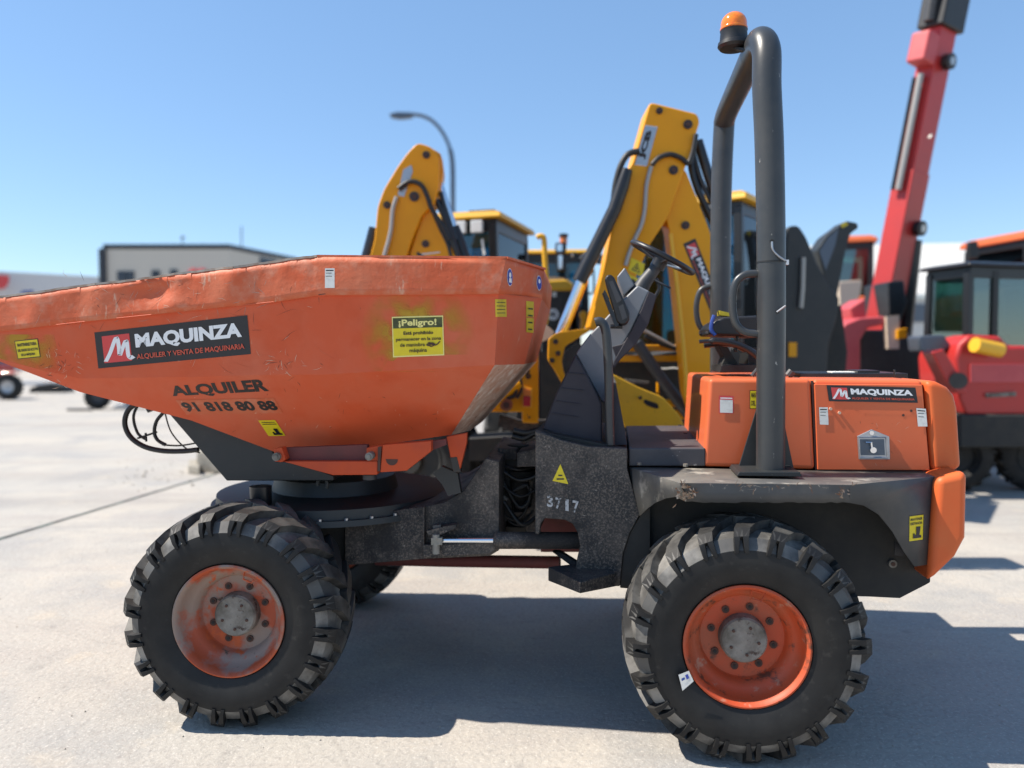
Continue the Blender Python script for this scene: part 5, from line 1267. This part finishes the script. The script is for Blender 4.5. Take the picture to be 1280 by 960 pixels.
# ---- right: orange-roofed digger beyond the telehandler
YO = 15.0
p5 = at_y(1070, 540, YO)
OD = thing('excavator', 'orange-roofed digger cab far behind, between the dark arm and red boom', 'excavator', (p5.x, YO, 0), 0)
b = MB('orange_far'); b.prism(ys([(1045, 372), (1110, 368), (1112, 470), (1045, 470)], YO), Yv * 2.0); b.build('body', OD, bevel=.06)
b = MB('cream'); b.prism(ys(rounded([(1048, 352), (1078, 350), (1074, 374), (1050, 384)], 4), YO - .3), Yv * .3); b.build('front_panel', OD, bevel=.04)
cc = at_y(1090, 470, YO)
cab(OD, (cc.x, cc.y), 20, .95, 1.4, 2.6, 3.85, 'orange_far', 'glass_clear', 'glass_dark', sill=.2, rh=.14, lamps=False)
b = MB('inner'); b.prism(ys(rounded([(1030, 470), (1120, 470), (1124, 540), (1030, 540)], 10), YO - .4), Yv * 2.4); b.build('crawler_track', OD, bevel=.1)

# ---- right edge: red machine with dark cab
YR = 10.0
p6 = at_y(1225, 560, YR)
RM = thing('compact_loader', 'red loader with rounded black cab and yellow cylinder at right edge', 'loader', (p6.x, YR, 0), 0)
cc = at_y(1209, 455, YR - .4)
cbr, Pr, rr_ = cab(RM, (cc.x, cc.y), 75, .72, 2.0, 1.62, 2.78, 'cabblack', 'glass_clear', 'glass_clear', sill=.12, rh=.07, lamps=False)
b = MB('cabblack'); b.beam(Pr(.03, .42, 1.6), Pr(.03, .42, 2.78), .07, .07); b.build('door_post', cbr)
b = MB('red'); b.prism(ys([(1196, 480), (1194, 448), (1200, 430), (1212, 418), (1252, 420), (1262, 432), (1280, 432), (1330, 436), (1330, 520), (1208, 520), (1200, 500)], YR - .5), Yv * .9); bd_ = b.build('body', RM, bevel=.05)
b = MB('redlight'); b.prism(ys([(1212, 455), (1282, 455), (1330, 458), (1330, 478), (1212, 478)], YR - .505), Yv * -.02); b.build('side_stripe', bd_, bevel=.005)
b = MB('red'); b.prism(ys([(1165, 440), (1180, 436), (1200, 470), (1210, 492), (1196, 492), (1182, 474)], YR - .8), Yv * .25); b.build('lift_arm', RM, bevel=.02)
b = MB('black'); b.cyl(at_y(1198, 476, YR - .86), at_y(1198, 476, YR - .75), .10, 18); b.build('arm_pivot', RM)
b = MB('offwhite'); b.prism(ys([(1232, 492), (1270, 490), (1270, 495), (1232, 497)], YR - .52), Yv * -.006, 'hub'); b.build('nameplate', bd_)
b = MB('yellow_roof'); b.tube([at_y(1218, 431, YR - .7), at_y(1250, 438, YR - .62)], .09, 18); b.build('hydraulic_cylinder', RM)
b = MB('dark'); b.prism(ys(rounded([(1148, 420), (1180, 418), (1190, 432), (1180, 440), (1150, 440)], 4), YR - .3), Yv * .3, 'lamp_metal'); b.build('front_lamp', RM, bevel=.03)
b = MB('inner'); b.prism(ys([(1200, 518), (1330, 518), (1330, 560), (1200, 560)], YR - .55), Yv * 1.4); b.build('chassis', RM, bevel=.03)
for x in (1200, 1300):
    q = at_y(x, 520, YR - .3); big_wheel(RM, Vector((q.x, q.y, .45)), .45, .34, 10, 'inner')
# ---- another orange-roofed machine behind it
YQ = 14.0
p7 = at_y(1265, 540, YQ)
QM = thing('excavator', 'orange-roofed digger cab rising behind the black cab at the right edge', 'excavator', (p7.x, YQ, 0), 0)
cc = at_y(1222, 470, YQ)
cq, Pq, rq = cab(QM, (cc.x + 2.0, cc.y), -10, 1.35, 1.5, 2.2, 3.72, 'orange_far', 'glass_dark', 'glass_dark', sill=.2, rh=.16, lamps=False)
b = MB('orange_far'); b.prism(ys(rounded([(1236, 372), (1256, 360), (1300, 358), (1330, 380), (1330, 470), (1236, 470)], 8), YQ - .4), Yv * 2.0); b.build('body', QM, bevel=.08)
b = MB('black'); b.prism(ys(rounded([(1211, 302), (1223, 301), (1224, 322), (1212, 324)], 3), YQ - .5), Yv * .1); b.build('rear_mirror', QM, bevel=.02)
b = MB('inner'); b.prism(ys(rounded([(1225, 470), (1330, 470), (1330, 525), (1225, 525)], 10), YQ - .6), Yv * 2.4); b.build('crawler_track', QM, bevel=.1)

# ---- street lamp
YP = 30.0
pl = at_y(566, 500, YP)
SLM = thing('street_lamp', 'tall grey street lamp with curved arm rising above the yellow cab', 'street lamp', (pl.x, YP, 0), 0)
b = MB('lamp_metal'); pts = [Vector((pl.x, YP, 0)), at_y(566, 400, YP), at_y(566, 300, YP)] + [at_y(x, y, YP) for x, y in ((566, 240), (565.5, 205), (562, 185), (554, 167), (542, 152.5), (528, 145), (514, 143))]
b.tube(spline(pts, 5), [.11] * 10 + [.10] * 15 + [.07] * 30, 10); b.build('pole', SLM, smooth=60)
b = MB('lamp_metal'); b.prism(ys(rounded([(486, 142), (496, 139.5), (514, 140), (516, 146), (500, 148), (488, 146)], 2), YP - .12), Yv * .26); b.build('lamp_head', SLM, bevel=.03)

# ---- buildings
def hall(name, label, footprint, z1, wall, trim=True, cat='warehouse'):
    c = sum(footprint, Vector()) / len(footprint); t = thing(name, label, cat, (c.x, c.y, 0))
    b = MB(wall); b.prism(footprint, Zv * z1); w = b.build('wall', t)
    if trim:
        b = MB('trim'); n = len(footprint)
        b.prism([c + (p - c) * 1.004 + Zv * (z1 - .02) for p in footprint], Zv * .38); b.build('roof_edge', t)
    return t, w
YH = 60.0
def gp_(x, Y): q = at_y(x, 440, Y); return Vector((q.x, q.y, 0))
f0, f1, f2 = gp_(132, YH), gp_(288, YH), gp_(372, 68.5)
zt_ = at_y(200, 311, YH).z
wh, ww = hall('warehouse', 'beige industrial building with dark roof edge seen above the skip rim', [f0, f1, f2, f2 + Vector((-14, 8, 0)), f0 + Vector((1, 16, 0))], zt_, 'wall_beige')
b = MB('trim'); b.box(f0 + Vector((-.02, .02, zt_ / 2)), (.5, .5, zt_)); b.build('corner_trim', wh)
for (x0, y0, x1, y1) in ((147, 339, 168, 352), (190, 338, 200, 349), (213, 337, 222, 347), (150, 372, 170, 392), (192, 372, 216, 392)):
    b = MB('winframe'); b.prism(ys([(x0, y1), (x1, y1), (x1, y0), (x0, y0)], YH - .01), Yv * -.10); w_ = b.build('window', wh)
    b = MB('offwhite'); xm = (x0 + x1) / 2; b.prism(ys([(xm - .4, y1), (xm + .4, y1), (xm + .4, y0), (xm - .4, y0)], YH - .12), Yv * -.04, 'trim'); b.build('window_bar', w_)
sd_ = (f2 - f1).normalized(); sn_ = Vector((sd_.y, -sd_.x, 0))
b = MB('winframe'); q0 = f1.lerp(f2, .42); q1 = f1.lerp(f2, .66); b.prism([q0 + sn_ * .02 + Zv * 8.7, q1 + sn_ * .02 + Zv * 8.7, q1 + sn_ * .02 + Zv * 9.5, q0 + sn_ * .02 + Zv * 9.5], sn_ * .1); b.build('window', wh)
for x in (242, 253):
    c = at_y(x, 345, YH - .05); b = MB('logo_red'); b.tube([c + Vector((math.cos(a) * .34, 0, math.sin(a) * .45)) for a in [i * math.pi / 10 for i in range(20)]], .13, 8, closed=True); b.build('wall_emblem', wh)
b = MB('lamp_metal'); b.cyl(at_y(302, 312, 62), at_y(302, 283, 62), .05, 8); b.build('antenna', wh)
b = MB('lamp_metal'); b.cyl(at_y(228, 308, 64), at_y(228, 297, 64), .04, 8); b.cyl(at_y(226.5, 298, 64), at_y(230, 296, 64), .12, 8); b.build('roof_vent', wh)
YG = 75.0
g0 = gp_(-120, 73); g2 = gp_(138, 84)
zg = at_y(0, 338, YG + 2).z
wg, wgw = hall('warehouse', 'long pale grey warehouse at the left edge with red emblem on its wall', [g0, g2, g2 + Vector((-10, 20, 0)), g0 + Vector((0, 30, 0))], zg, 'wall_grey', False)
b = MB('logo_red'); sf_ = YG + 1.9; b.prism(ys(rounded([(-12, 344), (12, 344), (11, 354), (6, 361), (-12, 362)], 3), sf_), Yv * -.2); b.build('wall_emblem', wg)
b = MB('bluestrap'); b.prism(ys([(28, 364), (42, 363), (42, 367.5), (28, 368.5)], YG + 2.2), Yv * -.2); b.build('wall_sign', wg)
b = MB('winframe'); b.prism(ys([(-60, 446), (58, 446), (58, 457), (-60, 457)], YG + 1.4), Yv * -.1, 'lamp_metal'); b.build('window', wg)
for i in range(9):
    b = MB('winframe'); x = 8 + i * 6; b.prism(ys([(x, 447), (x + 3.6, 447), (x + 3.6, 453), (x, 453)], YG + 1.28), Yv * -.05); b.build('window', wg)
f3, f4 = gp_(1000, 70), gp_(1420, 66)
wr_, wrw = hall('warehouse', 'white building, roof sloped for sunlight, on the horizon behind the red machines', [f3, f4, f4 + Vector((0, 30, 0)), f3 + Vector((0, 30, 0))], 6.6, 'white_bld', False)
zr_ = at_y(1180, 308, 82).z
b = MB('white_bld'); b.prism([f3 + Vector((0, -.4, 6.65)), f4 + Vector((0, -.4, 6.65)), f4 + Vector((0, 14, zr_)), f3 + Vector((0, 14, zr_))], Zv * .2); b.build('roof', wr_)  # pitch added so the high sun brightens this roof
b = MB('lamp_metal'); b.prism(ys([(1120, 352), (1400, 352), (1400, 345), (1120, 345)], 65.6), Yv * .1, 'blue'); b.build('wall_stripe', wr_) if False else None
b = MB('winframe'); b.prism([f3.lerp(f4, .1) + Vector((0, -.12, 4.4)), f3.lerp(f4, .75) + Vector((0, -.12, 4.4)), f3.lerp(f4, .75) + Vector((0, -.12, 6.0)), f3.lerp(f4, .1) + Vector((0, -.12, 6.0))], Yv * .1, 'lamp_metal'); b.build('window', wr_)
# ---- left background under the skip
q = at_z(8, 500, 0)
TR = thing('tractor', 'red tractor partly in view at far left, grey-rimmed wheel under the skip', 'tractor', (q.x, q.y, 0), 0)
big_wheel(TR, Vector((q.x, q.y, .48)), .48, .35, -8, 'steel'); big_wheel(TR, Vector((q.x - 2.0, q.y, .48)), .48, .35, -8, 'steel')
b = MB('red'); b.box(Vector((q.x - 1.6, q.y + .7, 1.05)), (2.4, .9, .5)); b.box(Vector((q.x - .1, q.y + .3, 1.0)), (.7, .4, .06)); b.build('body', TR, bevel=.06)
b = MB('cabblack'); b.box(Vector((q.x - 1.3, q.y + .7, 1.6)), (.7, .7, .7)); b.build('seat', TR, bevel=.1)
q = at_z(118, 512, 0)
TD = thing('trailer', 'low dark trailer wheel and frame under the left skip edge', 'trailer', (q.x, q.y, 0), 0)
big_wheel(TD, Vector((q.x + .1, q.y, .38)), .38, .3, -25, 'dark')
b = MB('inner'); b.box(Vector((q.x + 1.0, q.y + .4, .42)), (1.8, .5, .22)); b.build('frame', TD, bevel=.04)
b = MB('steel'); b.prism([Vector((q.x + .5, q.y, .02)), Vector((q.x + 1.1, q.y, .02)), Vector((q.x + .9, q.y, .22)), Vector((q.x + .7, q.y, .16))], Yv * .3); b.build('drawbar_foot', TD, bevel=.02)
q = at_z(100, 513.5, 0); b = MB('black'); b.box(Vector((q.x, q.y, .035)), (.75, .1, .07)); tag(b.build('steel_bar', None, Matrix.Translation((q.x, q.y, 0)), bevel=.01), 'short black bar lying on the concrete beside the trailer wheel', 'bar')
q = at_z(56, 491, 0); b = MB('inner'); b.prism([q + Vector((x, 0, z)) for x, z in ((-.7, 0), (.9, 0), (.75, .28), (.35, .42), (-.3, .34), (-.65, .2))], Yv * .8); tag(b.build('digger_bucket', None, Matrix.Translation(q), bevel=.03), 'black digger bucket lying on the yard beyond the tractor wheel', 'bucket')
q = at_z(30, 481, 0); b = MB('wall_grey'); b.box(Vector((q.x - 2, q.y, .1)), (10, .4, .2)); tag(b.build('kerb_wall', None, Matrix.Translation((q.x - 2, q.y, 0)), bevel=.02), 'low pale kerb across the yard below the grey warehouse', 'kerb')
q = at_z(254, 588, 0)
b = MB('concrete_block'); 
b.prism([at_z(246, 590, 0), at_z(278, 592, 0), at_z(284, 581, 0), at_z(250, 578, 0)], Zv * .30)
b.prism([at_z(235, 592, 0), at_z(250, 594, 0), at_z(249, 584, 0), at_z(236, 584, 0)], Zv * .12)
tag(b.build('concrete_block', None, Matrix.Translation(q), bevel=.02), 'broken grey concrete block on the yard behind the skip support', 'concrete block')
